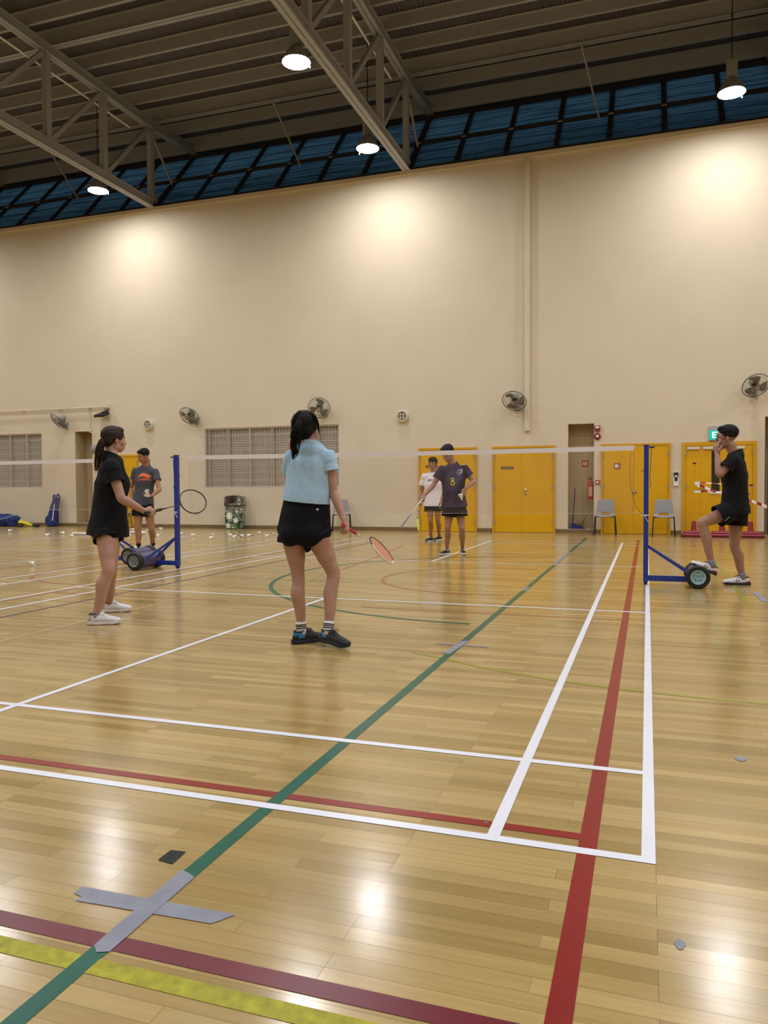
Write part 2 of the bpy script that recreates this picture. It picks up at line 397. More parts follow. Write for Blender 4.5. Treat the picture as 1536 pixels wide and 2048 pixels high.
# roof deck: corrugated sheet, ribs running front to back
ZD = 11.79
bm = BM(); n = int((XR - XL) / .1); prev = None
for i in range(n * 2 + 1):
    x = XL + i * .05; z = ZD + (.0 if i % 2 else .035)
    cur = (bm.verts.new((x, YB, z)), bm.verts.new((x, 19.3, z)))
    if prev: bm.faces.new((prev[0], prev[1], cur[1], cur[0]))
    prev = cur
ceiling = tag(obj('ceiling', bm, M_DECK), kind='structure')
for y in [18.36 - .945 * k for k in range(32)]:
    if abs(y - 16.53) < .2: continue
    bm = BM()   # Z purlin
    bar(bm, (XL, y, ZD - .145), (XR, y, ZD - .145), .012, .28); bar(bm, (XL, y + .035, ZD - .285), (XR, y + .035, ZD - .285), .075, .012)
    bar(bm, (XL, y - .035, ZD - .006), (XR, y - .035, ZD - .006), .075, .012)
    obj('purlin', bm, M_STEEL, ceiling)
for y in (16.45, 12.5, 8.5, 4.5, .5, -3.5, -7.5):
    bm = BM(); ibeam(bm, (XL, y, ZD - .20), (XR, y, ZD - .20), .16, .40); obj('tie_beam', bm, M_STEEL, ceiling)
bm = BM(); bar(bm, (XL, 18.44, 11.47), (XR, 18.44, 11.47), .06, .15); obj('eaves_beam', bm, M_STEEL, ceiling)

# trusses, running front to back
def truss(X, label):
    t = thing('roof_truss', label, 'truss', (X, YW, ZT), 0)
    off = V((X, YW, ZT))
    def P(y, z, dx=0): return V((dx, y - YW, z - ZT))
    bm = BM(); ibeam(bm, P(YB + .1, 9.12), P(16.38, 9.12), .20, .22); obj('bottom_chord', bm, M_STEEL, t)
    bm = BM(); ibeam(bm, P(YB + .1, 11.30), P(16.5, 11.30), .20, .22)
    ibeam(bm, P(16.5, 11.30), P(19.0, 11.52), .20, .22); obj('top_chord', bm, M_STEEL, t)
    ys = [16.30 - 1.98 * k for k in range(14)]
    for k, y in enumerate(ys):
        bm = BM(); bar(bm, P(y, 9.2), P(y, 11.25), .14, .15); box(bm, -.006, .006, y - YW - .02, y - YW + .30, .18, .40); obj('vertical_web', bm, M_STEEL, t)
        if k < len(ys) - 1:
            bm = BM(); bar(bm, P(y - .12, 11.15), P(ys[k + 1] + .12, 9.28), .10, .10); obj('diagonal_web', bm, M_STEEL, t)
    bm = BM(); bar(bm, P(16.35, 11.1), P(17.4, 9.95), .05, .05); obj('end_brace', bm, M_STEEL, t)
    bm = BM(); bar(bm, P(16.5, 9.05), P(18.75, 11.40), .16, .16); obj('raking_strut', bm, M_DARKFRAME, t)
    bm = BM(); cyl(bm, P(YB + .3, 10.95, -.16), P(15.6, 10.95, -.16), .025, 8); obj('cable_conduit', bm, M_WHITE, t)
    bm = BM(); box(bm, -.02, .02, 2.585, 2.60, 2.36, 2.50); obj('gutter_clip', bm, M_CHROME, t)
    return t
truss(-20.76, 'grey steel roof truss nearest the left edge, only its far tip showing')
truss(-13.26, 'grey steel roof truss crossing the top left, ending above the left lamp')
truss(-5.76, 'grey steel roof truss crossing the top middle beside the two central lamps')
truss(2.73, 'grey steel roof truss beyond the right edge, right of the exit door')
# mid-bay sag rods
for x in (-17.0, -9.5, -1.52):
    bm = BM(); bar(bm, (x, 16.45, 11.35), (x + .35, 17.4, 10.0), .035, .035)
    obj('sag_rod', bm, M_STEEL, ceiling)

# clerestory glazing, leaning outwards above the wall
gl = tag(bpy.data.objects.new('window_3', None), kind='structure'); COL.objects.link(gl)
GY0, GZ0, GY1, GZ1 = 16.50, 9.05, 18.55, 11.30
def G(x, t, n=0):  # n = offset along the outward normal
    return V((x, GY0 + (GY1 - GY0) * t + n * .74, GZ0 + (GZ1 - GZ0) * t - n * .67))
def glazing():
    m = bpy.data.materials.new('rippled_blue_glazing'); m.use_nodes = True; nt = m.node_tree; N = nt.nodes.new; L = nt.links.new
    b = nt.nodes['Principled BSDF']; out = nt.nodes['Material Output']
    b.inputs['Roughness'].default_value = .25; b.inputs['Base Color'].default_value = (.03, .06, .09, 1); b.inputs['Specular IOR Level'].default_value = .3
    tr = N('ShaderNodeBsdfTranslucent'); tc = N('ShaderNodeTexCoord'); mp = N('ShaderNodeMapping'); mp.inputs['Scale'].default_value = (.45, 12, 12)
    L(tc.outputs['Object'], mp.inputs[0]); n = N('ShaderNodeTexNoise'); n.inputs['Scale'].default_value = 1.8; n.inputs['Detail'].default_value = 4; n.inputs['Distortion'].default_value = .5
    L(mp.outputs[0], n.inputs['Vector']); cr = N('ShaderNodeValToRGB'); L(n.outputs[0], cr.inputs[0]); e = cr.color_ramp.elements
    e[0].position = .36; e[0].color = (.10, .16, .2, 1); e[1].position = .78; e[1].color = (.95, .95, .9, 1); x = e.new(.46); x.color = (.33, .42, .47, 1); x = e.new(.6); x.color = (.45, .56, .62, 1)
    # wavy dark seams of the sheet
    w = N('ShaderNodeTexWave'); w.bands_direction = 'Z'; w.inputs['Scale'].default_value = .9; w.inputs['Distortion'].default_value = 3.0; w.inputs['Detail'].default_value = 2; w.inputs['Detail Scale'].default_value = .9
    mp2 = N('ShaderNodeMapping'); mp2.inputs['Scale'].default_value = (.35, 1, 1); L(tc.outputs['Object'], mp2.inputs[0]); L(mp2.outputs[0], w.inputs['Vector'])
    r = N('ShaderNodeMapRange'); r.inputs[1].default_value = .0; r.inputs[2].default_value = .06; r.inputs[3].default_value = .25; r.inputs[4].default_value = 1; L(w.outputs[1], r.inputs[0])
    mx = N('ShaderNodeMix'); mx.data_type = 'RGBA'; mx.blend_type = 'MULTIPLY'; mx.inputs[0].default_value = 1; L(cr.outputs[0], mx.inputs[6]); L(r.outputs[0], mx.inputs[7])
    L(mx.outputs[2], tr.inputs['Color'])
    ms = N('ShaderNodeMixShader'); ms.inputs[0].default_value = .82; L(b.outputs[0], ms.inputs[1]); L(tr.outputs[0], ms.inputs[2]); L(ms.outputs[0], out.inputs[0])
    return m
M_GLAZE = glazing()
mull = [-5.76 + 8.49 / 7 * k for k in range(1, 14)] + [-5.76 - 1.25 * k for k in range(0, 17)]
mull.sort()
for i in range(len(mull) - 1):
    a, b = mull[i], mull[i + 1]
    for t0, t1 in ((.04, .47), (.52, .97)):
        bm = BM(); quad(bm, G(a, t0), G(b, t0), G(b, t1), G(a, t1)); obj('pane', bm, M_GLAZE, gl)
for x in mull:
    bm = BM(); bar(bm, G(x, 0), G(x, 1), .12, .10); obj('mullion', bm, M_DARKFRAME, gl)
for t in (.02, .495, .985):
    bm = BM(); bar(bm, G(mull[0], t), G(mull[-1], t), .12, .11); obj('transom', bm, M_DARKFRAME, gl)
bm = BM()
for x in mull:
    for t in (.05, .495): box(bm, x - .06, x + .06, G(x, t).y - .10, G(x, t).y - .07, G(x, t).z - .04, G(x, t).z + .0)
obj('bracket', bm, M_STEEL, gl)
# end walls of the eaves space
bm = BM()
quad(bm, (XL, YW, ZT), (XL, 19.3, ZT), (XL, 19.3, ZD), (XL, YW, ZD)); quad(bm, (XR, YW, ZT), (XR, 19.3, ZT), (XR, 19.3, ZD), (XR, YW, ZD))
quad(bm, (XL, GY1, GZ1), (XR, GY1, GZ1), (XR, GY1, ZD), (XL, GY1, ZD))
tag(obj('trim_2', bm, M_DARKFRAME), kind='structure')

# ------------------------------------------------------------------ high-bay lamps: the hall's real light
M_LENS = bpy.data.materials.new('lit_lamp_lens'); M_LENS.use_nodes = True
_n = M_LENS.node_tree; _e = _n.nodes.new('ShaderNodeEmission'); _e.inputs[0].default_value = LAMP_COLOR; _e.inputs[1].default_value = LAMP_STRENGTH
_n.links.new(_e.outputs[0], _n.nodes['Material Output'].inputs[0])
def make_lamp():
    t = thing('high_bay_lamp', '', 'lamp', (0, 0, 0))
    bm = BM(); lathe(bm, [(.262, 0), (.255, .04), (.21, .15), (.14, .24), (.10, .27), (.0005, .272)], seg=40); obj('reflector', bm, M_ALU, t, smooth=True)
    bm = BM(); lathe(bm, [(.248, .012), (.0005, .004)], seg=40); obj('lens', bm, M_LENS, t)
    bm = BM(); box(bm, -.095, .095, -.095, .095, .30, .62)
    for k in range(9): box(bm, -.10, -.095, -.09 + k * .022, -.08 + k * .022, .31, .61); box(bm, .095, .10, -.09 + k * .022, -.08 + k * .022, .31, .61)
    lathe(bm, [(.095, .26), (.07, .30)], seg=20); obj('ballast_box', bm, M_FANM, t)
    bm = BM(); cyl(bm, (0, 0, .62), (0, 0, 2.53), .010, 8); cyl(bm, (0, 0, 1.5), (0, 0, 1.58), .018, 8); obj('hanging_cord', bm, M_BLKMETAL, t)
    bm = BM(); tube(bm, [(.20, .14, -.0), (.215, .15, -.05), (.205, .143, -.075), (.19, .135, -.05), (.20, .14, 0)], .005, seg=6); obj('safety_clip', bm, M_CHROME, t)
    return t
lamp0 = make_lamp(); first = True
LZ = 8.98
lamps = {(-13.8, 14.75): 'round white high-bay lamp at far left, hanging by the left truss end',
         (-6.22, 14.75): 'round white high-bay lamp in the middle, hanging lower beside the central truss end',
         (-6.22, 10.9): 'round white high-bay lamp nearest the viewer, highest of the central pair',
         (1.53, 14.8): 'round white high-bay lamp at far right with its finned box showing'}
for x in (-21.4, -13.8, -6.22, 1.53, 8.6):
    for y in (14.75, 10.9, 7.0, 3.1, -.8, -4.7):
        if x == 1.53 and y == 14.75: y = 14.8
        o = lamp0 if first else copy_tree(lamp0); first = False
        o.location = (x, y, LZ); o.rotation_euler = (0, 0, 2.2 if x < -6 and x > -7 and y > 12 else 0)
        inview = (x, y) in lamps
        tag(o, lamps.get((x, y), 'round white high-bay lamp of the hall outside the picture'), 'lamp', None if inview else 'hall lamps outside the picture')
        if inview: o['group'] = 'high-bay lamps hanging from the roof'
# ------------------------------------------------------------------ doors, windows, fittings on the far wall
def door(n, x0, x1, seam, z1=2.09, frame=.05, plate=None, knob=None, label=None):
    d = bpy.data.objects.new('door_%d' % n, None); COL.objects.link(d); d.location = ((x0 + x1) / 2, YW, 0); tag(d, label, None, None, 'structure')
    cx = (x0 + x1) / 2; y = -.012
    bm = BM(); a, b = x0 - cx, x1 - cx
    box(bm, a, a + frame, -.045, .05, 0, z1); box(bm, b - frame, b, -.045, .05, 0, z1); box(bm, a + frame, b - frame, -.045, .05, z1 - frame, z1)
    obj('door_frame', bm, M_YELF, d)
    s = [v - cx for v in seam]
    xs = [a + frame + .003] + s + [b - frame - .003]
    for i in range(len(xs) - 1):
        bm = BM(); box(bm, xs[i] + .002, xs[i + 1] - .002, -.03, .03, .008, z1 - frame - .003)
        lf = obj('door_leaf', bm, M_YEL, d)
        hx = xs[0] + .0 if i == 0 else xs[-1]
        if i not in (0, len(xs) - 2): continue
        bm = BM()
        for hz in (.25, 1.1, 1.85): box(bm, hx - .012, hx + .012, -.055, -.028, hz - .06, hz + .06)
        obj('hinge', bm, M_FANM, lf)
    if plate:
        bm = BM(); box(bm, plate[0] - cx - .15, plate[0] - cx + .15, -.036, -.031, plate[1] - .03, plate[1] + .03); pl = obj('nameplate', bm, mat('dark_sign_plate', '4a3f33', .4), d)
        bm = BM()
        for q in range(11):
            if q != 5: box(bm, plate[0] - cx - .12 + q * .022, plate[0] - cx - .105 + q * .022, -.0375, -.036, plate[1] - .012, plate[1] + .010)
        obj('plate_marks', bm, mat('plate_marks', 'a8997f', .5), pl)
    for kx, kz in (knob or []):
        bm = BM(); lathe(bm, [(.0, .06), (.025, .06), (.033, .045), (.025, .03), (.016, .02), (.045, .004), (.045, 0)], (kx - cx, -.03, kz), look_mx((0, -1, 0)), 20); obj('door_knob', bm, M_CHROME, d, smooth=True)
    bm = BM(); box(bm, a + frame, b - frame, -.028, .0, .001, .008); obj('door_gap', bm, M_BLKMETAL, d)
    return d, cx
door(1, -15.3, -13.87, [-14.58], knob=[(-14.5, 1.0)])
door(2, -5.5, -4.0, [-4.75], plate=(-5.15, 1.63, 'SPORTS STORE'))
door(3, -3.615, -2.105, [-2.9], plate=(-3.25, 1.57, 'SPORTS STORE'))
bm = BM()
for z, r in ((1.03, .038), (.93, .03)):
    lathe(bm, [(.0, .03), (r * .5, .03), (r * .6, .012), (r, .008), (r, 0)], (-2.81, YW - .03, z), look_mx((0, -1, 0)), 18)
o = obj('door_lock', bm, M_CHROME, bpy.data.objects['door_3'], smooth=True); o.location = (2.86, -YW, 0)
d4, c4 = door(4, -1.055, .475, [-.33], knob=[(-.31, .98)])
d5, c5 = door(5, .715, 2.25, [1.10, 1.62], frame=.08)
bm = BM()
for a, b in ((.82, 1.08), (1.15, 1.55), (1.66, 2.0)): box(bm, a - c5, b - c5, -.075, -.03, 1.93, 1.985)
obj('door_closer', bm, mat('closer_silver', 'd3d0cb', .35), d5)
bm = BM(); box(bm, 1.33 - c5, 1.50 - c5, -.036, -.03, .96, 1.9); obj('vision_panel', bm, mat('dark_door_glass', '2a2b27', .12), d5)
bm = BM(); box(bm, 1.30 - c5, 1.53 - c5, -.05, -.03, .93, .96); obj('panel_sill', bm, M_WHITE, d5)
bm = BM(); box(bm, 1.12 - c5, 1.20 - c5, -.05, -.03, 1.0, 1.04); cyl(bm, (1.16 - c5, -.09, 1.09), (1.02 - c5, -.09, 1.09), .010, 8); cyl(bm, (1.16 - c5, -.03, 1.09), (1.16 - c5, -.09, 1.09), .012, 8); obj('door_handle', bm, M_CHROME, d5)

def sign_plate(parent, x, y, z, w, h, m, inner, nm='fire_sign'):
    bm = BM(); box(bm, x - w / 2, x + w / 2, y - .008, y, z - h / 2, z + h / 2); p = obj(nm, bm, m, parent)
    for k, (a, b, c, d) in enumerate(inner):
        bm = BM(); box(bm, x + a * w, x + b * w, y - .011, y - .008, z + c * h, z + d * h); obj('sign_symbol', bm, M_WHITE, p)
    return p
o = sign_plate(None, -.691, YW - .032, 1.58, .135, .13, M_RED, [(-.36, .06, -.33, .33), (.12, .2, -.3, .3), (.26, .34, -.3, .1), (.12, .34, -.33, -.26)])
tag(o, 'small red and white fire notice fixed on the yellow door left of the net post', 'sign')
o = sign_plate(None, -1.465 + .02, YW + .418, 1.66, .15, .15, M_RED, [(-.28, -.08, -.3, .3), (.08, .28, -.3, .3)])
tag(o, 'square red fire extinguisher sign inside the narrow wall recess', 'sign')

def louvre_window(n, x0, x1, z0, z1, mulls, bars):
    w = bpy.data.objects.new('window_%d' % n, None); COL.objects.link(w); w.location = (0, YW, 0); w['kind'] = 'structure'
    mB = mat('window_louvre_%d' % n, 'ada393', .6, nscale=2, namp=.08); mF = mat('window_metal_%d' % n, 'b9b0a0', .5)
    bm = BM(); z = z0 + .03
    while z < z1 - .02:
        quad(bm, (x0 + .03, .115, z), (x1 - .03, .115, z), (x1 - .03, .13, z + .055), (x0 + .03, .13, z + .055)); quad(bm, (x0 + .03, .13, z + .055), (x1 - .03, .13, z + .055), (x1 - .03, .115, z + .062), (x0 + .03, .115, z + .062)); z += .062
    obj('louvre_panel', bm, mB, w)
    bm = BM(); f = .035
    box(bm, x0 + .002, x0 + f, .02, .12, z0 + .002, z1 - .002); box(bm, x1 - f, x1 - .002, .02, .12, z0 + .002, z1 - .002); box(bm, x0 + f, x1 - f, .02, .12, z1 - f, z1); box(bm, x0 + f, x1 - f, .02, .12, z0, z0 + f)
    obj('window_frame', bm, mF, w)
    for m_ in mulls:
        bm = BM(); box(bm, m_ - .03, m_ - .012, .03, .12, z0, z1); box(bm, m_ + .012, m_ + .03, .03, .12, z0, z1); obj('mullion', bm, mF, w)
    bm = BM()
    x = x0 + .05
    while x < x1: box(bm, x - .005, x + .005, .035, .045, z0, z1); x += bars
    for k in range(1, 8): zz = z0 + (z1 - z0) * k / 8; box(bm, x0, x1, .037, .043, zz - .004, zz + .004)
    obj('security_grille', bm, mF, w)
louvre_window(1, -20.3, -17.35, 1.15, 2.8, [-19.3, -18.6, -17.95], .09)
louvre_window(2, -11.70, -7.665, 1.125, 2.77, [-11.58, -10.96, -10.30, -9.63, -8.95, -8.3], .09)

# trunking and conduits
bm = BM(); box(bm, -2.825, -2.71, YW - .09, YW - .001, 2.45, ZT - .11); tag(obj('cable_trunking', bm, M_WALL), 'cream boxed-in pipe running down the wall beside the middle fan', 'pipe')
bm = BM(); cyl(bm, (XL, YW - .09, 3.49), (-14.85, YW - .09, 3.49), .022, 10)
for x in (-24, -22, -20, -18, -16.6): box(bm, x - .02, x + .02, YW - .09, YW - .001, 3.46, 3.5)
pp = tag(obj('conduit_pipe', bm, M_WALL), 'long thin cream pipe running level along the left wall above the fan', 'pipe')
bm = BM(); cyl(bm, (-15.53, YW - .04, 3.49), (-15.53, YW - .04, 2.78), .014, 8); cyl(bm, (-15.53, YW - .04, 2.78), (-15.42, YW - .04, 2.74), .014, 8); cyl(bm, (-15.42, YW - .04, 2.74), (-15.42, YW - .04, 2.35), .012, 8)
box(bm, -15.57, -15.49, YW - .06, YW, 3.46, 3.56); box(bm, -15.57, -15.49, YW - .05, YW, 2.8, 2.86); obj('down_pipe', bm, M_WALL, pp)
t = thing('wall_floodlight', 'small black floodlight on a cream box at the right end of the level pipe', 'lamp', (-14.9, YW, 3.4))
bm = BM(); box(bm, -.12, .06, -.10, 0, .05, .16); obj('junction_box', bm, M_WALL, t)
bm = BM(); mx = Matrix.Rotation(.35, 4, 'X'); box(bm, -.22, .10, -.42, -.12, -.09, -.03, mx); box(bm, -.10, .0, -.2, .0, -.04, .0, mx); obj('lamp_head', bm, M_BLACK, t)
t = thing('alarm_bell', 'round grey bell hanging under the cream conduit beside the left doorway', 'bell', (-15.42, YW, 2.28))
bm = BM(); lathe(bm, [(.0, .10), (.06, .095), (.11, .07), (.125, .02), (.125, .0)], (0, -.0, 0), look_mx((0, -1, 0)), 28); obj('bell_dome', bm, mat('bell_grey', '8f8a86', .4), t, smooth=True)
bm = BM(); box(bm, -.03, .03, -.05, 0, .1, .17); obj('bell_mount', bm, M_WALL, t)

def vent(x, z, label):
    t = thing('wall_vent', label, 'vent', (x, YW, z))
    bm = BM(); mx = look_mx((0, -1, 0)); lathe(bm, [(.15, 0), (.15, .10), (.13, .12), (.115, .115), (.115, .08)], (0, 0, 0), mx, 32); obj('vent_hood', bm, M_WALL, t, smooth=False)
    bm = BM(); lathe(bm, [(.0005, .08), (.118, .08)], (0, 0, 0), mx, 32); obj('vent_mesh', bm, mat('vent_mesh', '8c8371', .6), t)
    bm = BM()
    for k in (-.04, .04):
        h = math.sqrt(.118 ** 2 - k * k); box(bm, k - .004, k + .004, -.122, -.112, -h, h); box(bm, -h, h, -.122, -.112, k - .004, k + .004)
    obj('vent_guard', bm, M_WHITE, t); return t
vent(-13.5, 2.93, 'round white wall vent between the two left fans, above the grey-shirted player')
vent(-5.90, 2.91, 'round white wall vent in the middle of the wall, left of the middle fan')

# wall fans -----------------------------------------------------------------
def make_fan(x, z, nrm, label, out=.42, cord=True, roll=0):
    t = thing('wall_fan', label, 'fan', (x, YW, z), 0, 'wall fans along the far wall')
    n = V(nrm).normalized(); mx = look_mx(n, (0, 0, 1)); hub = V((0, -out, 0)); R = .285
    bm = BM(); box(bm, -.06, .06, -.05, 0, -.19, -.01); tube(bm, [(0, -.04, -.08), (0, -.15, -.08), hub * .8 - n * .20 + V((0, 0, -.06)), hub - n * .14], [.032, .032, .035, .03], seg=10)
    obj('wall_bracket', bm, M_FANM, t, smooth=False)
    bm = BM(); lathe(bm, [(.0, -.26), (.05, -.255), (.085, -.22), (.095, -.14), (.09, -.06), (.06, -.05)], hub, mx, 20); obj('motor_housing', bm, M_FANM, t, smooth=True)
    bm = BM()
    def P(r, a, h): return hub + mx @ V((r * math.cos(a), r * math.sin(a), h))
    tube(bm, [P(R, 2 * PI * k / 40, 0) for k in range(40)], .0095, seg=6, closed=True)
    for rr, h in ((.235, .055), (.16, .085), (.235, -.05)): tube(bm, [P(rr, 2 * PI * k / 36, h) for k in range(36)], .003, seg=4, closed=True)
    for k in range(48):
        a = 2 * PI * k / 48; tube(bm, [P(R, a, 0), P(.25, a + .05, .05), P(.17, a + .12, .083), P(.07, a + .2, .098)], .0014, seg=3, cap=False)
        if k % 2 == 0: tube(bm, [P(R, a, 0), P(.24, a, -.05), P(.09, a, -.07)], .0016, seg=3, cap=False)
    obj('fan_cage', bm, M_FANG, t)
    bm = BM()
    lathe(bm, [(.0, .105), (.05, .103), (.055, .095), (.0, .094)], hub, mx, 24); obj('centre_badge', bm, mat('fan_badge', '9a927e', .4), t, smooth=False)
    bm = BM(); tube(bm, [P(.072, 2 * PI * k / 30, .096) for k in range(30)], .010, seg=6, closed=True); obj('badge_ring', bm, M_FANG, t)
    bl = None
    for b in range(3):
        bm = BM(); vs = []; a0 = roll + b * 2 * PI / 3
        rows = []
        for i in range(8):
            r = .035 + i * .030; w = .35 + .75 * math.sin(min(1, i / 5.5) * PI / 2) - (.25 if i == 7 else 0)
            row = []
            for j in range(7):
                a = a0 + (j / 6 - .5) * w + i * .05; h = (.5 - j / 6) * .07 * (1 - i * .04)
                row.append(bm.verts.new(P(r, a, h)))
            rows.append(row)
        for i in range(7):
            for j in range(6): bm.faces.new((rows[i][j], rows[i][j + 1], rows[i + 1][j + 1], rows[i + 1][j]))
        o = obj('fan_blade', bm, M_FANB, t, smooth=True); m_ = o.modifiers.new('s', 'SOLIDIFY'); m_.thickness = .003
    if cord:
        bm = BM(); p0 = hub - n * .02 + V((-.02, .03, -.19)); p3 = V((.10, -.03, -.17))
        pts = []
        for k in range(13):
            u = k / 12; q = p0.lerp(p3, u); q = q + V((0, 0, -.11 * math.sin(PI * u))); pts.append(q)
        tube(bm, pts, .0045, seg=5); obj('power_cord', bm, M_FANG, t)
    return t
make_fan(-16.40, 3.10, (-.46, -.54, -.70), 'wall fan at far left seen side-on, its grille turned away to the left', .36, cord=False, roll=.4)
make_fan(-11.95, 3.10, (-.03, -.73, -.67), 'wall fan left of the large louvred window, tilted down and to the left', .36, roll=.9)
make_fan(-8.05, 3.17, (.26, -.81, -.5), 'wall fan behind the head of the player in light blue', .40, roll=1.6)
make_fan(-3.02, 3.14, (-.08, -.72, -.68), 'wall fan in the middle, left of the boxed-in pipe, tilted down', .40, roll=.2)
make_fan(2.17, 3.26, (.24, -.73, -.62), 'wall fan at far right above the black-shirted man, tilted down to the right', .40, roll=2.2)

# fire alarm set, sockets, reader -------------------------------------------
t = thing('fire_alarm_beacon', 'small square dark red alarm strobe right above the round red bell', 'alarm', (-1.137, YW, 2.463))
bm = BM(); box(bm, -.062, .062, -.07, 0, -.062, .062); obj('beacon_body', bm, M_REDB, t)
bm = BM(); box(bm, -.04, .04, -.085, -.07, .0, .045); obj('beacon_lens', bm, M_WHITE, t)
t = thing('fire_bell', 'round dark red fire bell with a white centre on the wall by the recess', 'bell', (-1.137, YW, 2.276))
bm = BM(); mx = look_mx((0, -1, 0)); lathe(bm, [(.0, .07), (.05, .068), (.07, .05), (.08, .02), (.08, 0)], (0, 0, 0), mx, 28); obj('bell_dome', bm, M_REDB, t, smooth=True)
bm = BM(); lathe(bm, [(.0, .074), (.028, .073), (.03, .066)], (0, 0, 0), mx, 20); obj('bell_centre', bm, M_WHITE, t)
t = thing('break_glass_call_point', 'small red break-glass call point left of the yellow door behind the post', 'alarm', (-1.133, YW, 1.21))
bm = BM(); box(bm, -.045, .045, -.05, 0, -.045, .045); obj('call_point_body', bm, M_RED, t)
bm = BM(); box(bm, -.028, .028, -.054, -.05, -.026, .018); obj('glass_window', bm, M_WHITE, t)
t = thing('card_reader', 'black and white access reader on the wall between two yellow doors', 'card reader', (.59, YW, 1.28))
bm = BM(); box(bm, -.055, .055, -.04, 0, -.07, .14); obj('reader_body', bm, M_WHITE, t)
bm = BM(); box(bm, -.05, .05, -.045, -.04, .075, .135); box(bm, -.03, .03, -.045, -.04, -.06, .03); box(bm, -.05, -.03, -.045, -.04, .03, .075); box(bm, .03, .05, -.045, -.04, .03, .075); obj('reader_face', bm, M_BLACK, t)
bm = BM(); box(bm, -.05, .05, -.05, 0, -.17, -.075); obj('exit_button', bm, M_WHITE, t)
t = thing('exit_sign', 'green lit exit sign above the right yellow door, half hidden by a head', 'sign', (1.50, YW, 2.27))
bm = BM(); box(bm, -.235, .235, -.07, 0, -.15, .17); obj('sign_box', bm, mat('exit_box_grey', 'a9aba6', .4), t)
bm = BM(); box(bm, -.225, .225, -.075, -.07, -.145, .075)
obj('sign_face', bm, mat('exit_green_lit', '0d9a86', .4, emit='10b59c', es=.65), t)
tx = link('exit_lettering', text_mesh('EXIT', .19, .001, (1.0, 1.0), .004), mat('exit_letter_lit', 'd8fff6', .4, emit='c8fff4', es=1.0), t); tx.location = (.02, -.078, -.037); tx.rotation_euler = (PI / 2, 0, 0)
t = thing('wall_socket', 'small double wall socket low on the wall left of the patterned bin', 'socket', (-11.955, YW, .435))
bm = BM(); box(bm, -.075, .075, -.012, 0, -.042, .042); obj('socket_plate', bm, M_WHITE, t)
bm = BM(); box(bm, -.055, -.02, -.015, -.012, -.02, .02); box(bm, .02, .06, -.015, -.012, -.025, .025); obj('socket_holes', bm, mat('socket_holes', '554f47', .5), t)

# fire extinguisher, broom, dustpan in the recess
t = thing('fire_extinguisher', 'red fire extinguisher hanging at the right side of the narrow wall recess', 'fire extinguisher', (-1.30, YW + .15, .80))
bm = BM(); lathe(bm, [(.0, .0), (.06, .0), (.068, .02), (.068, .36), (.05, .41), (.025, .43), (.02, .46)], seg=24); obj('cylinder', bm, M_RED, t, smooth=True)
bm = BM(); box(bm, -.045, .045, -.069, -.02, .08, .3); obj('paper_label', bm, mat('extinguisher_label', 'c08a7a', .5), t)
bm = BM(); bar(bm, (0, 0, .46), (.02, 0, .53), .03, .03); bar(bm, (0, 0, .47), (-.08, 0, .48), .02, .015); bar(bm, (0, 0, .52), (-.07, 0, .54), .02, .012); obj('valve_handle', bm, M_BLACK, t)
t = thing('dustpan', 'blue long-handled dustpan standing in the wall recess', 'dustpan', (-1.62, YW + .06, .102))
bm = BM(); vs = [(-.12, 0, 0), (.20, 0, 0), (-.12, .2, 0), (.20, .2, 0), (-.12, 0, .13), (.05, 0, .09), (-.12, .2, .13), (.05, .2, .09)]
v = [bm.verts.new(p) for p in vs]
for f in ((0, 1, 3, 2), (0, 4, 5, 1), (2, 3, 7, 6), (0, 2, 6, 4), (4, 6, 7, 5), (1, 5, 7, 3)): bm.faces.new([v[i] for i in f])
obj('pan', bm, M_NAVY, t)
bm = BM(); cyl(bm, (-.09, .1, .12), (-.035, .1, .98), .012, 8); obj('pan_handle', bm, M_NAVY, t)
t = thing('broom', 'small broom with a slanting wooden handle leaning in the wall recess', 'broom', (-1.50, YW + .30, .25))
bm = BM(); cyl(bm, (0, 0, 0), (.255, .0, .47), .011, 8); obj('broom_handle', bm, mat('wood_pole', '8a7a55', .5), t)
bm = BM(); tube(bm, [(.04, 0, .07), (-.02, 0, -.03), (-.07, 0, -.12)], [(.02, .03), (.045, .04), (.06, .05)], seg=10); obj('broom_head', bm, mat('broom_bristle', '8f7440', .8, bump=.6, bscale=200), t)
# stored grey cabinet in the right-hand opening
t = thing('steel_locker', 'grey steel locker inside the opening at the right edge of the picture', 'locker', (3.3, YW + .3, 0.001))
bm = BM(); box(bm, -.75, .8, 0, .28, 0, 2.3); obj('locker_body', bm, mat('locker_grey', '8d8880', .5), t)
bm = BM(); box(bm, -.70, .0, -.012, 0, .1, 1.05); box(bm, -.70, 0, -.012, 0, 1.1, 2.2); obj('locker_door', bm, mat('locker_door_grey', '7b7469', .5), t)

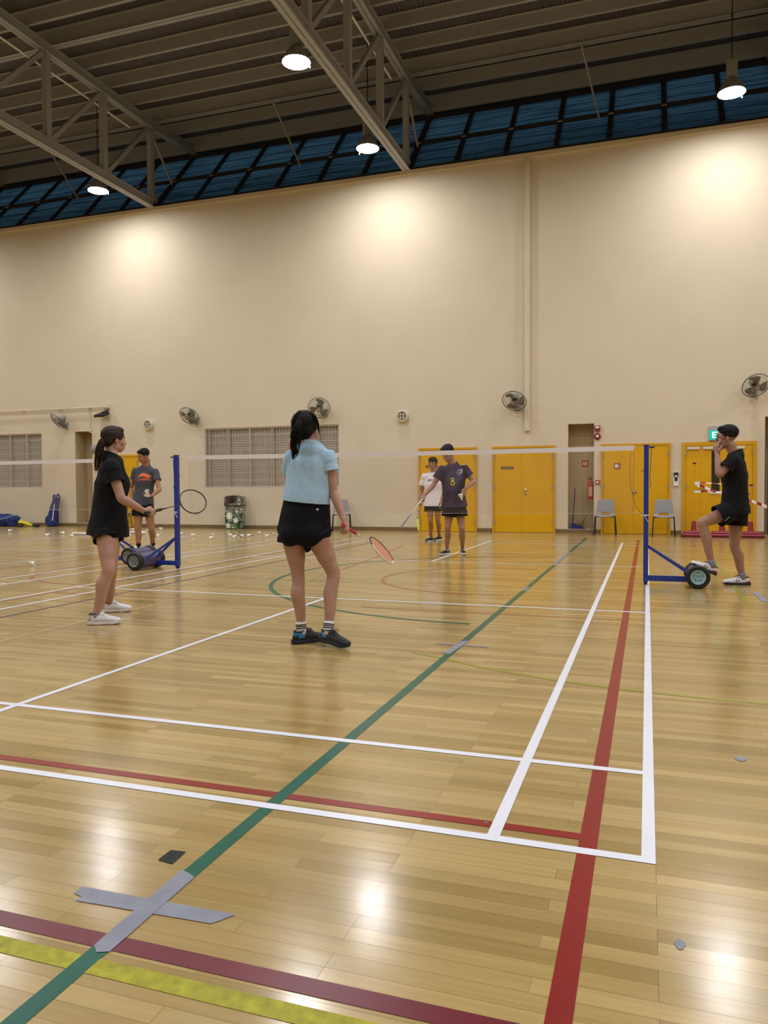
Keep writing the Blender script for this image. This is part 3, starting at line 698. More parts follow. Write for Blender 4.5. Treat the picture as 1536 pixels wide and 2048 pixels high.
# ------------------------------------------------------------------ chairs
def make_chair():
    t = thing('stacking_chair', '', 'chair')
    bm = BM()   # one-piece shell: profile from front lip over the seat up the back
    prof = [(-.22, .415), (-.21, .44), (-.16, .452), (-.05, .445), (.06, .435), (.13, .435), (.175, .455), (.20, .50), (.215, .58), (.235, .68), (.255, .78), (.262, .81)]
    rows = []
    for i, (y, z) in enumerate(prof):
        s = i / (len(prof) - 1); w = .225 if s < .45 else .225 - (s - .45) * .10
        row = []
        for j in range(9):
            u = j / 4 - 1; lift = .022 * u * u * (1 if s < .5 else 0); back = -.028 * u * u if s > .55 else 0
            ww = w * (1 if i not in (0, len(prof) - 1) else .93)
            row.append(bm.verts.new((u * ww, y + back, z + lift)))
        rows.append(row)
    for i in range(len(rows) - 1):
        for j in range(8):
            if i == 6 and 2 <= j <= 5: continue   # hand slot
            bm.faces.new((rows[i][j], rows[i][j + 1], rows[i + 1][j + 1], rows[i + 1][j]))
    o = obj('seat_shell', bm, M_GREYPL, t, smooth=True); m_ = o.modifiers.new('s', 'SOLIDIFY'); m_.thickness = .010; m_.offset = 0
    o.modifiers.new('b', 'SUBSURF').levels = 1; o.modifiers['b'].render_levels = 1
    for sx in (-1, 1):
        for sy, yy in ((-1, -.20), (1, .26)):
            bm = BM(); tube(bm, [(sx * .205, sy * .06, .425), (sx * .215, sy * .09, .40), (sx * .235, yy, .008)], .0125, seg=8); obj('leg', bm, M_BLKMETAL, t)
    bm = BM(); cyl(bm, (-.21, -.08, .42), (.21, -.08, .42), .011, 8); cyl(bm, (-.21, .1, .418), (.21, .1, .418), .011, 8); obj('under_frame', bm, M_BLKMETAL, t)
    return t
ch = make_chair()
spots = [(-7.42, 15.95, .45, 'grey plastic chair alone by the wall, right of the player in light blue'),
         (-.93, 15.85, -.02, 'grey plastic chair in front of the yellow door, just left of the blue net post'),
         (.32, 15.75, .0, 'grey plastic chair just right of the blue net post'),
         (-13.95, 15.7, .9, 'grey plastic chair mostly hidden behind the woman in black')]
for i, (x, y, a, lb) in enumerate(spots):
    c = ch if i == 0 else copy_tree(ch); c.location = (x, y, 0); c.rotation_euler = (0, 0, a); tag(c, lb, 'chair', 'grey chairs along the far wall')

# ------------------------------------------------------------------ floral patterned bin
def floral():
    m = bpy.data.materials.new('floral_print'); m.use_nodes = True; nt = m.node_tree; N = nt.nodes.new; L = nt.links.new; b = nt.nodes['Principled BSDF']
    tc = N('ShaderNodeTexCoord'); v = N('ShaderNodeTexVoronoi'); v.inputs['Scale'].default_value = 6; L(tc.outputs['Object'], v.inputs['Vector'])
    n = N('ShaderNodeTexNoise'); n.inputs['Scale'].default_value = 9; L(tc.outputs['Object'], n.inputs['Vector'])
    ad = N('ShaderNodeMath'); ad.operation = 'ADD'; L(v.outputs['Distance'], ad.inputs[0]); mu = N('ShaderNodeMath'); mu.operation = 'MULTIPLY'; mu.inputs[1].default_value = .5; L(n.outputs[0], mu.inputs[0]); L(mu.outputs[0], ad.inputs[1])
    cr = N('ShaderNodeValToRGB'); L(ad.outputs[0], cr.inputs[0]); cr.color_ramp.interpolation = 'CONSTANT'; e = cr.color_ramp.elements
    e[0].position = 0; e[0].color = rgb('d9d8cc'); e[1].position = .62; e[1].color = rgb('74757a')
    for p, c in ((.52, '3f6a2a'), (.75, '9a9c9c'), (.85, '2f4a22')): x = e.new(p); x.color = rgb(c)
    L(cr.outputs[0], b.inputs['Base Color']); b.inputs['Roughness'].default_value = .45; return m
M_FLORAL = floral(); M_PETAL = mat('white_petal_print', 'e9e7dd', .5); M_LEAF = mat('green_leaf_print', '3f7a24', .5)
t = thing('patterned_bin', 'floral patterned litter bin with a slot lid standing against the wall', 'bin', (-10.62, 16.15, .002))
bm = BM(); box(bm, -.23, .23, -.16, .16, 0, .62); bmesh.ops.bevel(bm, geom=bm.edges[:], offset=.03, segments=2, affect='EDGES'); obj('bin_body', bm, M_FLORAL, t)
bm = BM(); box(bm, -.235, .235, -.165, .165, .62, .66); obj('bin_rim', bm, M_BLACK, t)
bm = BM(); z0, z1 = .66, .92
box(bm, -.235, -.21, -.165, .165, z0, .88); box(bm, .15, .235, -.165, .165, z0, .88); box(bm, -.21, .15, .12, .165, z0, .88); box(bm, -.21, .15, -.165, .12, z0, .69)
tube(bm, [(-.22, 0, .87), (-.15, 0, .895), (0, 0, .905), (.15, 0, .895), (.22, 0, .87)], [(.16, .02)] * 5, side=(0, 1, 0), seg=12)
obj('bin_lid', bm, M_FLORAL, t)
bm = BM(); box(bm, -.2, -.12, -.12, .1, .69, .86); obj('bin_slot', bm, mat('brown_bin_slot', '43261c', .5), t)
bm = BM()
def flower(bm, cx, cz, r, n=6):
    for k in range(n):
        a = 2 * PI * k / n; c = V((cx + r * .5 * math.cos(a), -.1635, cz + r * .5 * math.sin(a)))
        ell(bm, c, (r * .5, r * .2, .002), Matrix(((math.cos(a), -math.sin(a), 0), (0, 0, 1), (math.sin(a), math.cos(a), 0))), 10, 4)
flower(bm, -.08, .36, .12, 8); flower(bm, .11, .24, .09, 7); flower(bm, -.12, .11, .075, 6); flower(bm, .15, .47, .05, 5); obj('petal_print', bm, M_PETAL, t)
bm = BM(); flower(bm, -.02, .51, .075, 4); flower(bm, .09, .10, .085, 5); flower(bm, .03, .40, .05, 3); obj('leaf_print', bm, M_LEAF, t)

# ------------------------------------------------------------------ bags at far left
def blob(name, parts, m, parent=None, vox=.012, sm=6, noise_amp=.01, nsc=8, smooth=True, mi=None):
    bm = BM()
    for p in parts:
        if p[0] == 'e': ell(bm, *p[1:])
        elif p[0] == 't': tube(bm, *p[1:-1], **p[-1]) if isinstance(p[-1], dict) else tube(bm, *p[1:])
        elif p[0] == 'b': box(bm, *p[1:])
    me = remesh(bm, vox, sm)
    if noise_amp:
        for v in me.vertices:
            q = V(v.co) * nsc; v.co += v.normal * noise.noise(q) * noise_amp
    return link(name, me, m, parent, smooth)
def remesh(bm, vox, sm=4, factor=.5):
    me = bpy.data.meshes.new('tmp'); bmesh.ops.recalc_face_normals(bm, faces=bm.faces); bm.to_mesh(me); bm.free()
    o = bpy.data.objects.new('tmp', me); COL.objects.link(o)
    r = o.modifiers.new('r', 'REMESH'); r.mode = 'VOXEL'; r.voxel_size = vox; r.adaptivity = 0
    if sm: s = o.modifiers.new('s', 'SMOOTH'); s.factor = factor; s.iterations = sm
    dg = bpy.context.evaluated_depsgraph_get(); out = bpy.data.meshes.new_from_object(o.evaluated_get(dg))
    bpy.data.objects.remove(o); bpy.data.meshes.remove(me); return out
t = thing('racket_bag', 'tall blue racket bag standing upright against the left wall', 'bag', (-16.75, 16.15, .002))
blob('bag_body', [('t', [(0, 0, .06), (0, 0, .2), (.03, .03, .5), (.09, .08, .84)], [(.20, .12), (.19, .12), (.15, .10), (.115, .07)], {'side': (1, 0, 0), 'capk': .6}), ('e', (-.13, -.03, .17), (.10, .1, .17))], M_NAVY, t, .015, 4, .015, 9)
blob('bag_pocket', [('t', [(-.04, -.09, .06), (-.03, -.10, .22)], [(.13, .05), (.10, .04)], {'side': (1, 0, 0)})], M_BAGB, t, .012, 4, .01, 9)
bm = BM(); bar(bm, (.09, -.115, .18), (.115, -.055, .66), .035, .01); obj('white_stripe', bm, M_WHITE, t)
bm = BM(); tube(bm, [(.15, 0, .08), (.20, -.02, .25), (.17, 0, .45), (.16, .03, .7)], .018, seg=6); obj('shoulder_strap', bm, M_BLACK, t)
bm = BM(); tube(bm, [(-.02, .06, .86), (.0, .06, .93), (.08, .08, .90), (.15, .08, .96), (.20, .08, .88)], .025, seg=8); obj('top_handle', bm, M_NAVY, t)
t = thing('sports_bag', 'open dark blue sports bag slumped on the floor at the far left', 'bag', (-18.45, 15.9, .002))
blob('bag_body', [('t', [(-.75, 0, .14), (-.3, 0, .16), (.1, 0, .17), (.5, 0, .15)], [(.18, .15), (.22, .20), (.22, .21), (.18, .17)], {'side': (0, 1, 0)})], M_BAGB, t, .02, 3, .08, 6)
blob('bag_opening', [('t', [(-.4, -.02, .30), (-.1, -.02, .32), (.2, .0, .27), (.4, .0, .22)], [(.12, .05), (.12, .07), (.12, .06), (.1, .04)], {'side': (0, 1, 0)})], M_BLACK, t, .02, 3, .03, 6)
bm = BM(); tube(bm, [(-.6, -.19, .1), (-.4, -.22, .25), (-.1, -.2, .33), (.15, -.21, .2), (.45, -.17, .28), (.6, -.1, .38)], .014, seg=6); tube(bm, [(-.2, -.2, .08), (0, -.23, .18), (.3, -.22, .24)], .014, seg=6); obj('bag_strap', bm, mat('pale_blue_strap', '8aa0c0', .6), t)
t = thing('yellow_bag', 'bright yellow and black bag lying flat between the two blue bags', 'bag', (-17.38, 15.75, .002))
blob('bag_body', [('t', [(-.25, .05, .12), (-.2, 0, .10), (.0, 0, .10), (.22, 0, .05)], [(.06, .12), (.10, .09), (.10, .06), (.06, .04)], {'side': (0, 1, 0)})], mat('yellow_fabric', 'd0c61f', .6), t, .015, 3, .03, 8)
bm = BM(); tube(bm, arcp := [V((-.12 + .13 * math.cos(a), -.12, .06 + .045 * math.sin(a))) for a in [k * PI / 8 for k in range(16)]], .02, seg=6, closed=True); obj('bag_strap', bm, M_BLACK, t)
blob('bag_flap', [('e', (.38, .02, .05), (.15, .1, .045))], M_BLACK, t, .015, 2, .02, 8)

# ------------------------------------------------------------------ red barrier feet with poles and hazard tape
def make_foot():
    t = thing('road_barrier', '', 'barrier')
    bm = BM(); tube(bm, [(-.20, 0, .05), (.20, 0, .05)], [(.16, .05), (.16, .05)], side=(0, 1, 0), seg=14); box(bm, -.265, .265, -.13, .13, .0, .05)
    tube(bm, [(-.17, 0, .10), (.17, 0, .10)], [(.11, .04), (.11, .04)], side=(0, 1, 0), seg=12)
    obj('weighted_foot', bm, M_REDB, t)
    bm = BM()
    for x in (-.2, 0, .2): box(bm, x - .03, x + .03, -.162, -.12, .012, .032)
    obj('foot_slot', bm, mat('dark_red_slot', '5c1626', .6), t)
    bm = BM(); lathe(bm, [(.085, .10), (.06, .15), (.045, .32), (.042, .345), (.0, .345)], seg=20); obj('pole_socket', bm, M_REDB, t, smooth=False)
    return t
ft = make_foot()
for i, (x, lb) in enumerate(((.93, 'leftmost red barrier foot in front of the right yellow door, holding a thin yellow pole'), (1.49, 'middle red barrier foot, seen between the legs of the man on the right'), (2.05, 'rightmost red barrier foot behind the standing leg of the man on the right'))):
    c = ft if i == 0 else copy_tree(ft); c.location = (x, 15.62, 0.001); tag(c, lb, 'barrier', 'red barrier feet')
M_POLE = mat('faded_yellow_pole', 'c9971d', .5)
for x, z1, lb in ((.93, 1.58, 'thin yellow pole with a black tip rising from the left red foot'), (2.05, 1.1, 'thin yellow pole hidden behind the man on the right')):
    t = thing('barrier_pole', lb, 'pole', (x, 15.62, .3)); bm = BM(); cyl(bm, (0, 0, .046), (.01, 0, z1 - .3), .010, 8); obj('pole_shaft', bm, M_POLE, t)
    bm = BM(); box(bm, -.03, .04, -.015, .015, z1 - .3, z1 - .27); obj('pole_tip', bm, M_BLACK, t)
def hazard_tape(pts, wd, label, nm='hazard_tape'):
    mR = M_RED; bm = BM(); pts = [V(p) for p in pts]; acc = 0
    for i in range(len(pts) - 1):
        a, b = pts[i], pts[i + 1]; n = max(1, int((b - a).length / .10))
        for k in range(n):
            p = a.lerp(b, k / n); q = a.lerp(b, (k + 1) / n); tw = .5 + .5 * math.cos((acc + k) * .5); tw2 = .5 + .5 * math.cos((acc + k + 1) * .5)
            u0 = V((0, .03 * (1 - tw), wd * (.35 + .65 * tw))) / 2; u1 = V((0, .03 * (1 - tw2), wd * (.35 + .65 * tw2))) / 2
            quad(bm, p - u0, q - u1, q + u1, p + u0, (acc + k) % 2)
        acc += n
    return tag(obj(nm, bm, [M_WHITE, mR]), label, 'tape')
hazard_tape([(.94, 15.60, 1.17), (1.25, 15.60, 1.03), (1.5, 15.6, .93), (2.06, 15.6, .78), (2.45, 15.6, .62), (2.9, 15.6, .50)], .07, 'thick red and white hazard tape sloping down to the right behind the man')
hazard_tape([(.94, 15.63, 1.19), (1.4, 15.63, 1.15), (2.05, 15.63, 1.12)], .028, 'thin upper strand of red and white hazard tape, nearly level')
hazard_tape([(.93, 15.61, .98), (1.2, 15.61, .99), (1.5, 15.61, .97), (2.04, 15.61, .93)], .045, 'lower strand of red and white hazard tape across the door')

# ------------------------------------------------------------------ shuttlecocks and tubes
def make_shuttle():
    bm = BM(); n = 16; rows = []
    for i in range(5):
        s = i / 4; r = .013 + .021 * s ** 1.2; z = .018 + .062 * s; rows.append([bm.verts.new((r * math.cos(2 * PI * k / n) * (1 + (.05 if k % 2 else -.04)), r * math.sin(2 * PI * k / n), z + (.006 if (k % 2 and i == 4) else 0))) for k in range(n)])
    for i in range(4):
        for k in range(n): bm.faces.new((rows[i][k], rows[i][(k + 1) % n], rows[i + 1][(k + 1) % n], rows[i + 1][k]))
    t = thing('shuttlecock', '', 'shuttlecock')
    o = obj('feather_skirt', bm, M_FEATHER, t); m_ = o.modifiers.new('s', 'SOLIDIFY'); m_.thickness = .002
    bm = BM(); lathe(bm, [(.0, -.002), (.008, .0), (.0125, .008), (.013, .022), (.0, .023)], seg=14); obj('cork_base', bm, M_CORK, t, smooth=True)
    bm = BM(); tube(bm, [V((.0145 * math.cos(a), .0145 * math.sin(a), .024)) for a in [k * PI / 7 for k in range(14)]], .0016, seg=4, closed=True); obj('band', bm, mat('green_band', '2c4a3a', .5), t)
    return t
shut = make_shuttle(); first = True
SHP = [(63, 1132, .2, 'shuttlecock lying alone nearest the viewer, at the left edge of the floor', 1),
       (22, 1064, 3.4, 'shuttlecock at the far left in front of the dark blue sports bag', 1), (97, 1073, 3.6, 'shuttlecock in front of the tall blue racket bag', 1),
       (123, 1069, 1.2, 'shuttlecock just left of the white tube behind the woman in black', 1), (141, 1075, 1.6, 'shuttlecock lying right in front of the left white tube', 1),
       (263, 1062, 1.5, 'shuttlecock on top of the second white tube, beside the legs of the grey-shirted man', 1), (255, 1073, 1.4, 'shuttlecock half hidden by the black shorts of the woman on the left', 1),
       (287, 1070, 2.8, 'shuttlecock between the shins of the grey-shirted man, left of the pair', 1), (294, 1064, 1.5, 'shuttlecock between the shins of the grey-shirted man, right of the pair', 1),
       (320, 1060, .3, 'shuttlecock far back, between the grey-shirted man and the left net post', 1), (313, 1074, 1.5, 'shuttlecock beside the right calf of the grey-shirted man', 1),
       (360, 1070, 1.5, 'shuttlecock peeking out just right of the left blue post', 1), (388, 1073, 3.6, 'shuttlecock alone between the left blue post and the pile', 1),
       (426, 1073, 4.5, 'farther of the two shuttlecocks left of the pile', 1), (425, 1079, 3.4, 'nearer of the two shuttlecocks left of the pile', 1),
       (459, 1073, .2, 'shuttlecock just left of the pile in front of the bin', 1), (474, 1071, 4.9, 'rearmost shuttlecock of the pile in front of the bin', 1),
       (470, 1077, 3.9, 'nearest shuttlecock of the pile in front of the bin', 1), (477, 1075, 5.2, 'middle shuttlecock of the pile in front of the bin', 1), (482, 1075, 1.5, 'rightmost shuttlecock of the pile in front of the bin', 1),
       (500, 1074, 3.5, 'left shuttlecock of the touching pair right of the pile', 1), (504, 1075, 5.3, 'right shuttlecock of the touching pair right of the pile', 1),
       (516, 1069, 1.5, 'shuttlecock far back, seen end-on as a white ball, right of the bin', 1), (535, 1075, 3.9, 'shuttlecock left of the shorts of the player in light blue', 1), (546, 1071, 4.6, 'shuttlecock right beside the hip of the player in light blue', 1)]
for i, (px, py, a, lb, _) in enumerate(SHP):
    o = shut if first else copy_tree(shut); first = False
    p = fl(px, py)
    q = Matrix.Rotation(a, 4, 'Z') @ Matrix.Rotation(PI / 2 + math.atan2(.021, .062) * .9, 4, 'Y')
    zc = .0355 if a > .6 else .033
    c = q @ V((0, 0, .04)); o.rotation_euler = q.to_euler()
    low = min((q @ V((.035 * math.cos(k), .035 * math.sin(k), .082))).z for k in [j * PI / 8 for j in range(16)])
    low2 = min((q @ V((.013 * math.cos(k), .013 * math.sin(k), .005))).z for k in [j * PI / 8 for j in range(16)])
    o.location = (p.x - c.x, p.y - c.y, -min(low, low2) + .002)
    o.scale = (1.15, 1.15, 1.15); tag(o, lb, 'shuttlecock', 'shuttlecocks lying on the floor')
def make_tube(x, y, a, L, label):
    t = thing('shuttlecock_tube', label, 'tube', (x, y, .036), a)
    bm = BM(); cyl(bm, (-L / 2, 0, 0), (L / 2, 0, 0), .034, 24); obj('cardboard_tube', bm, mat('tube_card', 'ded9cb', .5), t)
    bm = BM(); cyl(bm, (L / 2, 0, 0), (L / 2 + .012, 0, 0), .0355, 24); obj('plastic_cap', bm, M_WHITE, t)
    bm = BM()
    for k in range(6): box(bm, -L / 2 + .05 + k * .035, -L / 2 + .07 + k * .035, -.0355, -.033, -.008, .010)
    obj('printed_mark', bm, mat('tube_print', '6d8a6a', .5), t)
p = fl(153, 1071); make_tube(p.x, p.y + .15, .12, .44, 'white shuttlecock tube lying on the floor left of the woman in black')
p = fl(262, 1069); make_tube(p.x + .05, p.y + .2, .05, .44, 'white shuttlecock tube lying left of the legs of the grey-shirted man')

# ------------------------------------------------------------------ mobile net posts and nets
def post_unit(x, y, sx, yn, yf, wo, label, hubm):
    t = thing('net_post_stand', label, 'net post', (x, y, 0), 0, 'wheeled net post stands')
    bm = BM(); box(bm, -.026, .026, -.03, .03, .03, 1.55); obj('post', bm, M_BLUE, t)
    bm = BM(); box(bm, -.030, .030, -.034, -.030, .770, .782); bar(bm, (-.02, -.033, .775), (.024, -.033, .70), .006, .006); box(bm, -.055, -.026, -.01, .0, .770, .780); obj('cord_tie', bm, M_TAPE, t)
    bm = BM(); box(bm, -.018, .018, -.02, .02, .002, .03); obj('rubber_foot', bm, M_BLACK, t)
    bm = BM(); box(bm, -.03, .03, -.032, .032, 1.55, 1.558); bar(bm, (sx * .03, 0, 1.53), (sx * .085, 0, 1.53), .03, .016); obj('pulley_cap', bm, M_NAVY, t)
    bm = BM(); bar(bm, (-sx * .025, 0, 1.27), (-sx * .055, 0, 1.27), .008, .008)
    tube(bm, [(sx * .055, 0, 1.53), (sx * .045, 0, 1.35), (sx * .038, 0, 1.16), (sx * .05, -.01, 1.11), (sx * .03, 0, 1.08)], .0035, seg=5); obj('tension_cord', bm, mat('cord_dark_%s' % ('a' if sx > 0 else 'b'), '57414a', .6), t)
    bm = BM(); bar(bm, (sx * .02, 0, .075), (sx * wo, 0, .075), .05, .06)
    obj('base_bar', bm, M_BLUE, t)
    ya = (yn + yf) / 2 - y
    bm = BM(); bar(bm, (sx * .02, 0, .43), (sx * (wo - .10), yn - y + .12, .16), .022, .028); bar(bm, (sx * .02, 0, .43), (sx * (wo - .10), yf - y - .12, .16), .022, .028); bar(bm, (sx * wo, 0, .075), (sx * wo, ya, .10), .05, .06); obj('brace', bm, M_BLUE, t)
    bm = BM(); cyl(bm, (sx * wo, yn - y + .05, .125), (sx * wo, yf - y - .05, .125), .105, 28); obj('weight_drum', bm, hubm, t, auto=40)
    for yy, d in ((yn - y, -1), (yf - y, 1)):
        bm = BM(); mx = look_mx((0, d, 0)); c = V((sx * wo, yy, .125))
        lathe(bm, [(.075, -.04), (.11, -.042), (.123, -.025), (.1245, 0), (.123, .025), (.11, .042), (.078, .04)], c, mx, 36); w_ = obj('wheel', bm, M_BLACK, t, auto=50)
        bm = BM(); lathe(bm, [(.0005, .012), (.022, .012), (.024, .028), (.03, .028), (.034, .016), (.058, .02), (.064, .034), (.078, .038), (.08, .02)], c, mx, 36)
        for k in range(5): lathe(bm, [(.0005, .026), (.005, .026), (.005, .015)], c + mx @ V((.045 * math.cos(k * 1.2566), .045 * math.sin(k * 1.2566), 0)), mx, 8, mi=1)
        obj('rim', bm, [mat('pale_rim', '9fc4cf', .35, metal=.3) if x > -1 else mat('grey_rim', '8f9092', .4, metal=.3), M_BLACK], w_, auto=40)
    return t
M_DRUM1 = mat('bronze_brown_drum', '6b5650', .35, metal=.3); M_DRUM2 = mat('purple_grey_drum', '5a5478', .35, metal=.3)
post_unit(-.04, 6.74, 1, 6.53, 6.95, .53, 'blue wheeled net post on the right with a foot resting on its wheel', M_DRUM1)
post_unit(-6.135, 6.76, -1, 6.38, 6.86, .41, 'blue wheeled net post left of centre, standing free', M_DRUM2)
post_unit(-7.56, 7.18, 1, 7.02, 7.5, .43, 'blue wheeled net post stand mostly hidden behind the woman in black', M_DRUM2)

def net(x0, x1, y, sag, zl, zr, label, head0, head1):
    """x0..x1 netting; head0/head1 posts"""
    t = thing('badminton_net', label, 'net', ((x0 + x1) / 2, y, 0)); cx = (x0 + x1) / 2
    def top(x): u = (x - head0) / (head1 - head0); return zl + (zr - zl) * u - sag * 4 * u * (1 - u)
    D = .76
    bm = BM(); n = 60
    for i in range(n):
        a = x0 + (x1 - x0) * i / n; b = x0 + (x1 - x0) * (i + 1) / n
        za, zb = top(a), top(b)
        for s in (-.003, .003):
            quad(bm, (a - cx, s, za - .055), (b - cx, s, zb - .055), (b - cx, s, zb), (a - cx, s, za))
        quad(bm, (a - cx, -.003, za), (b - cx, -.003, zb), (b - cx, .003, zb), (a - cx, .003, za))
    obj('head_tape', bm, M_TAPE, t)
    bm = BM()
    def thread(p, q, r):
        d = (q - p); s, v = frame_of(d, (0, 1, 0))
        A = [bm.verts.new(p + (s * math.cos(k * 2.0944) + v * math.sin(k * 2.0944)) * r) for k in range(3)]; B = [bm.verts.new(q + (s * math.cos(k * 2.0944) + v * math.sin(k * 2.0944)) * r) for k in range(3)]
        for k in range(3): bm.faces.new((A[k], A[(k + 1) % 3], B[(k + 1) % 3], B[k]))
    m = int((x1 - x0) / .02); r = .0007
    for i in range(m + 1):
        x = x0 + (x1 - x0) * i / m; thread(V((x - cx, 0, top(x) - .075)), V((x - cx, .0, top(x) - D)), r)
    for j in range(1, 35):
        for i in range(24):
            a = x0 + (x1 - x0) * i / 24; b = x0 + (x1 - x0) * (i + 1) / 24; thread(V((a - cx, 0, top(a) - .075 - j * .0196)), V((b - cx, 0, top(b) - .075 - j * .0196)), r)
    obj('mesh', bm, M_NET, t)
    bm = BM(); tube(bm, [V((a - cx, 0, top(a) - D)) for a in [x0 + (x1 - x0) * i / 24 for i in range(25)]], .0022, seg=5); obj('bottom_cord', bm, mat('bottom_cord', 'c9b9a8', .6), t)
    bm = BM()
    for a, b in ((head0, x0), (x1, head1)): tube(bm, [V((a - cx, 0, top(a) - .01)), V((b - cx, 0, top(b) - .02))], .0022, seg=5); tube(bm, [V((a - cx, 0, top(a) - D + .02)), V((b - cx, 0, top(b) - D))], .0018, seg=5)
    obj('head_cord', bm, M_TAPE, t)
    bm = BM(); tube(bm, [V((x0 - cx, 0, top(x0) - .02)), V((x0 - cx, 0, top(x0) - D))], .002, seg=4); tube(bm, [V((x1 - cx, 0, top(x1) - .02)), V((x1 - cx, 0, top(x1) - D))], .002, seg=4); obj('side_cord', bm, M_NET, t)
    return t
net(-5.93, -.17, 6.75, .012, 1.55, 1.555, 'badminton net strung between the two blue posts across the near court', -6.135, -.04)
net(-13.6, -7.75, 7.18, .012, 1.55, 1.55, 'badminton net of the next court at the left edge, white top band crossing the wall', -13.8, -7.56)
bm = BM(); pts = [V((-.205, 6.73, 1.49)), V((-.215, 6.73, 1.3)), V((-.205, 6.73, 1.1)), V((-.16, 6.73, .9)), V((-.10, 6.73, .80)), V((-.075, 6.73, .785))]
tube(bm, pts, .003, seg=5)
tag(obj('loose_net_cord', bm, mat('orange_brown_cord', 'a5621f', .6)), 'thin orange-brown cord hanging in a curve beside the right net post', 'cord')
# ------------------------------------------------------------------ people
def skin_mat(n, c): return mat(n, c, .5, sss=.12, nscale=14, namp=.05, bump=.05, bscale=160)
M_SKIN = [skin_mat('skin_light', 'ae8674'), skin_mat('skin_tan', 'a07352'), skin_mat('skin_warm', '9f7763')]
M_LIP = mat('lips', '9c5a4e', .45); M_BROW = mat('eyebrow_hair', '1d1513', .7); M_EYEW = mat('eye_white', 'd8d2cc', .2); M_IRIS = mat('dark_iris', '1a0f0a', .15)
M_HAIR = mat('black_hair', '0a0808', .6, spec=.22, nscale=60, namp=.4, bump=.6, bscale=110, stretch=(1, 1, .12)); M_HAIRB = mat('dark_brown_hair', '2f1e15', .55, spec=.28, nscale=60, namp=.4, bump=.6, bscale=110, stretch=(1, 1, .12))
def cloth(n, c, b=.35, rough=.85): return mat(n, c, rough, spec=.25, bump=b, bscale=60, nscale=5, namp=.05)
M_BLKCLOTH = cloth('black_sports_fabric', '0c0d12'); M_BLUESHIRT = cloth('light_blue_cotton', 'a6c9e6'); M_GREYSHIRT = cloth('charcoal_grey_fabric', '4b4c55')
M_NAVYSHORT = cloth('dark_navy_shorts_fabric', '0b0d19'); M_WSHIRT = cloth('white_cotton', 'e3dcdf')
M_SOCKW = cloth('white_sock_knit', 'd8d4d4'); M_SOCKB = cloth('black_sock_knit', '141418'); M_SOCKG = cloth('grey_sock_knit', '84848c')
def jersey_mat():
    m = cloth('dark_purple_marbled_jersey', '2a2548'); nt = m.node_tree; N = nt.nodes.new; L = nt.links.new; b = nt.nodes['Principled BSDF']
    tc = N('ShaderNodeTexCoord'); n = N('ShaderNodeTexNoise'); n.inputs['Scale'].default_value = 4.2; n.inputs['Detail'].default_value = 5; n.inputs['Distortion'].default_value = .8; L(tc.outputs['Object'], n.inputs['Vector'])
    cr = N('ShaderNodeValToRGB'); L(n.outputs[0], cr.inputs[0]); e = cr.color_ramp.elements; e[0].position = .36; e[0].color = rgb('151224'); e[1].position = .72; e[1].color = rgb('4b5478')
    x = e.new(.5); x.color = rgb('262140'); x = e.new(.58); x.color = rgb('383148'); L(cr.outputs[0], b.inputs['Base Color']); return m
M_JERSEY = jersey_mat()

def crom(pts, rad, sub=4):
    """Catmull-Rom through joints so limbs bend softly"""
    P = [V(p) for p in pts]; R = [r if isinstance(r, tuple) else (r, r) for r in rad]; oP = []; oR = []
    n = len(P)
    for i in range(n - 1):
        p0 = P[max(i - 1, 0)]; p1 = P[i]; p2 = P[i + 1]; p3 = P[min(i + 2, n - 1)]
        for k in range(sub):
            t = k / sub; a = (-t ** 3 + 2 * t * t - t) / 2; b = (3 * t ** 3 - 5 * t * t + 2) / 2; c = (-3 * t ** 3 + 4 * t * t + t) / 2; d = (t ** 3 - t * t) / 2
            oP.append(p0 * a + p1 * b + p2 * c + p3 * d); s = t * t * (3 - 2 * t)
            oR.append((R[i][0] * (1 - s) + R[i + 1][0] * s, R[i][1] * (1 - s) + R[i + 1][1] * s))
    oP.append(P[-1]); oR.append(R[-1]); return oP, oR

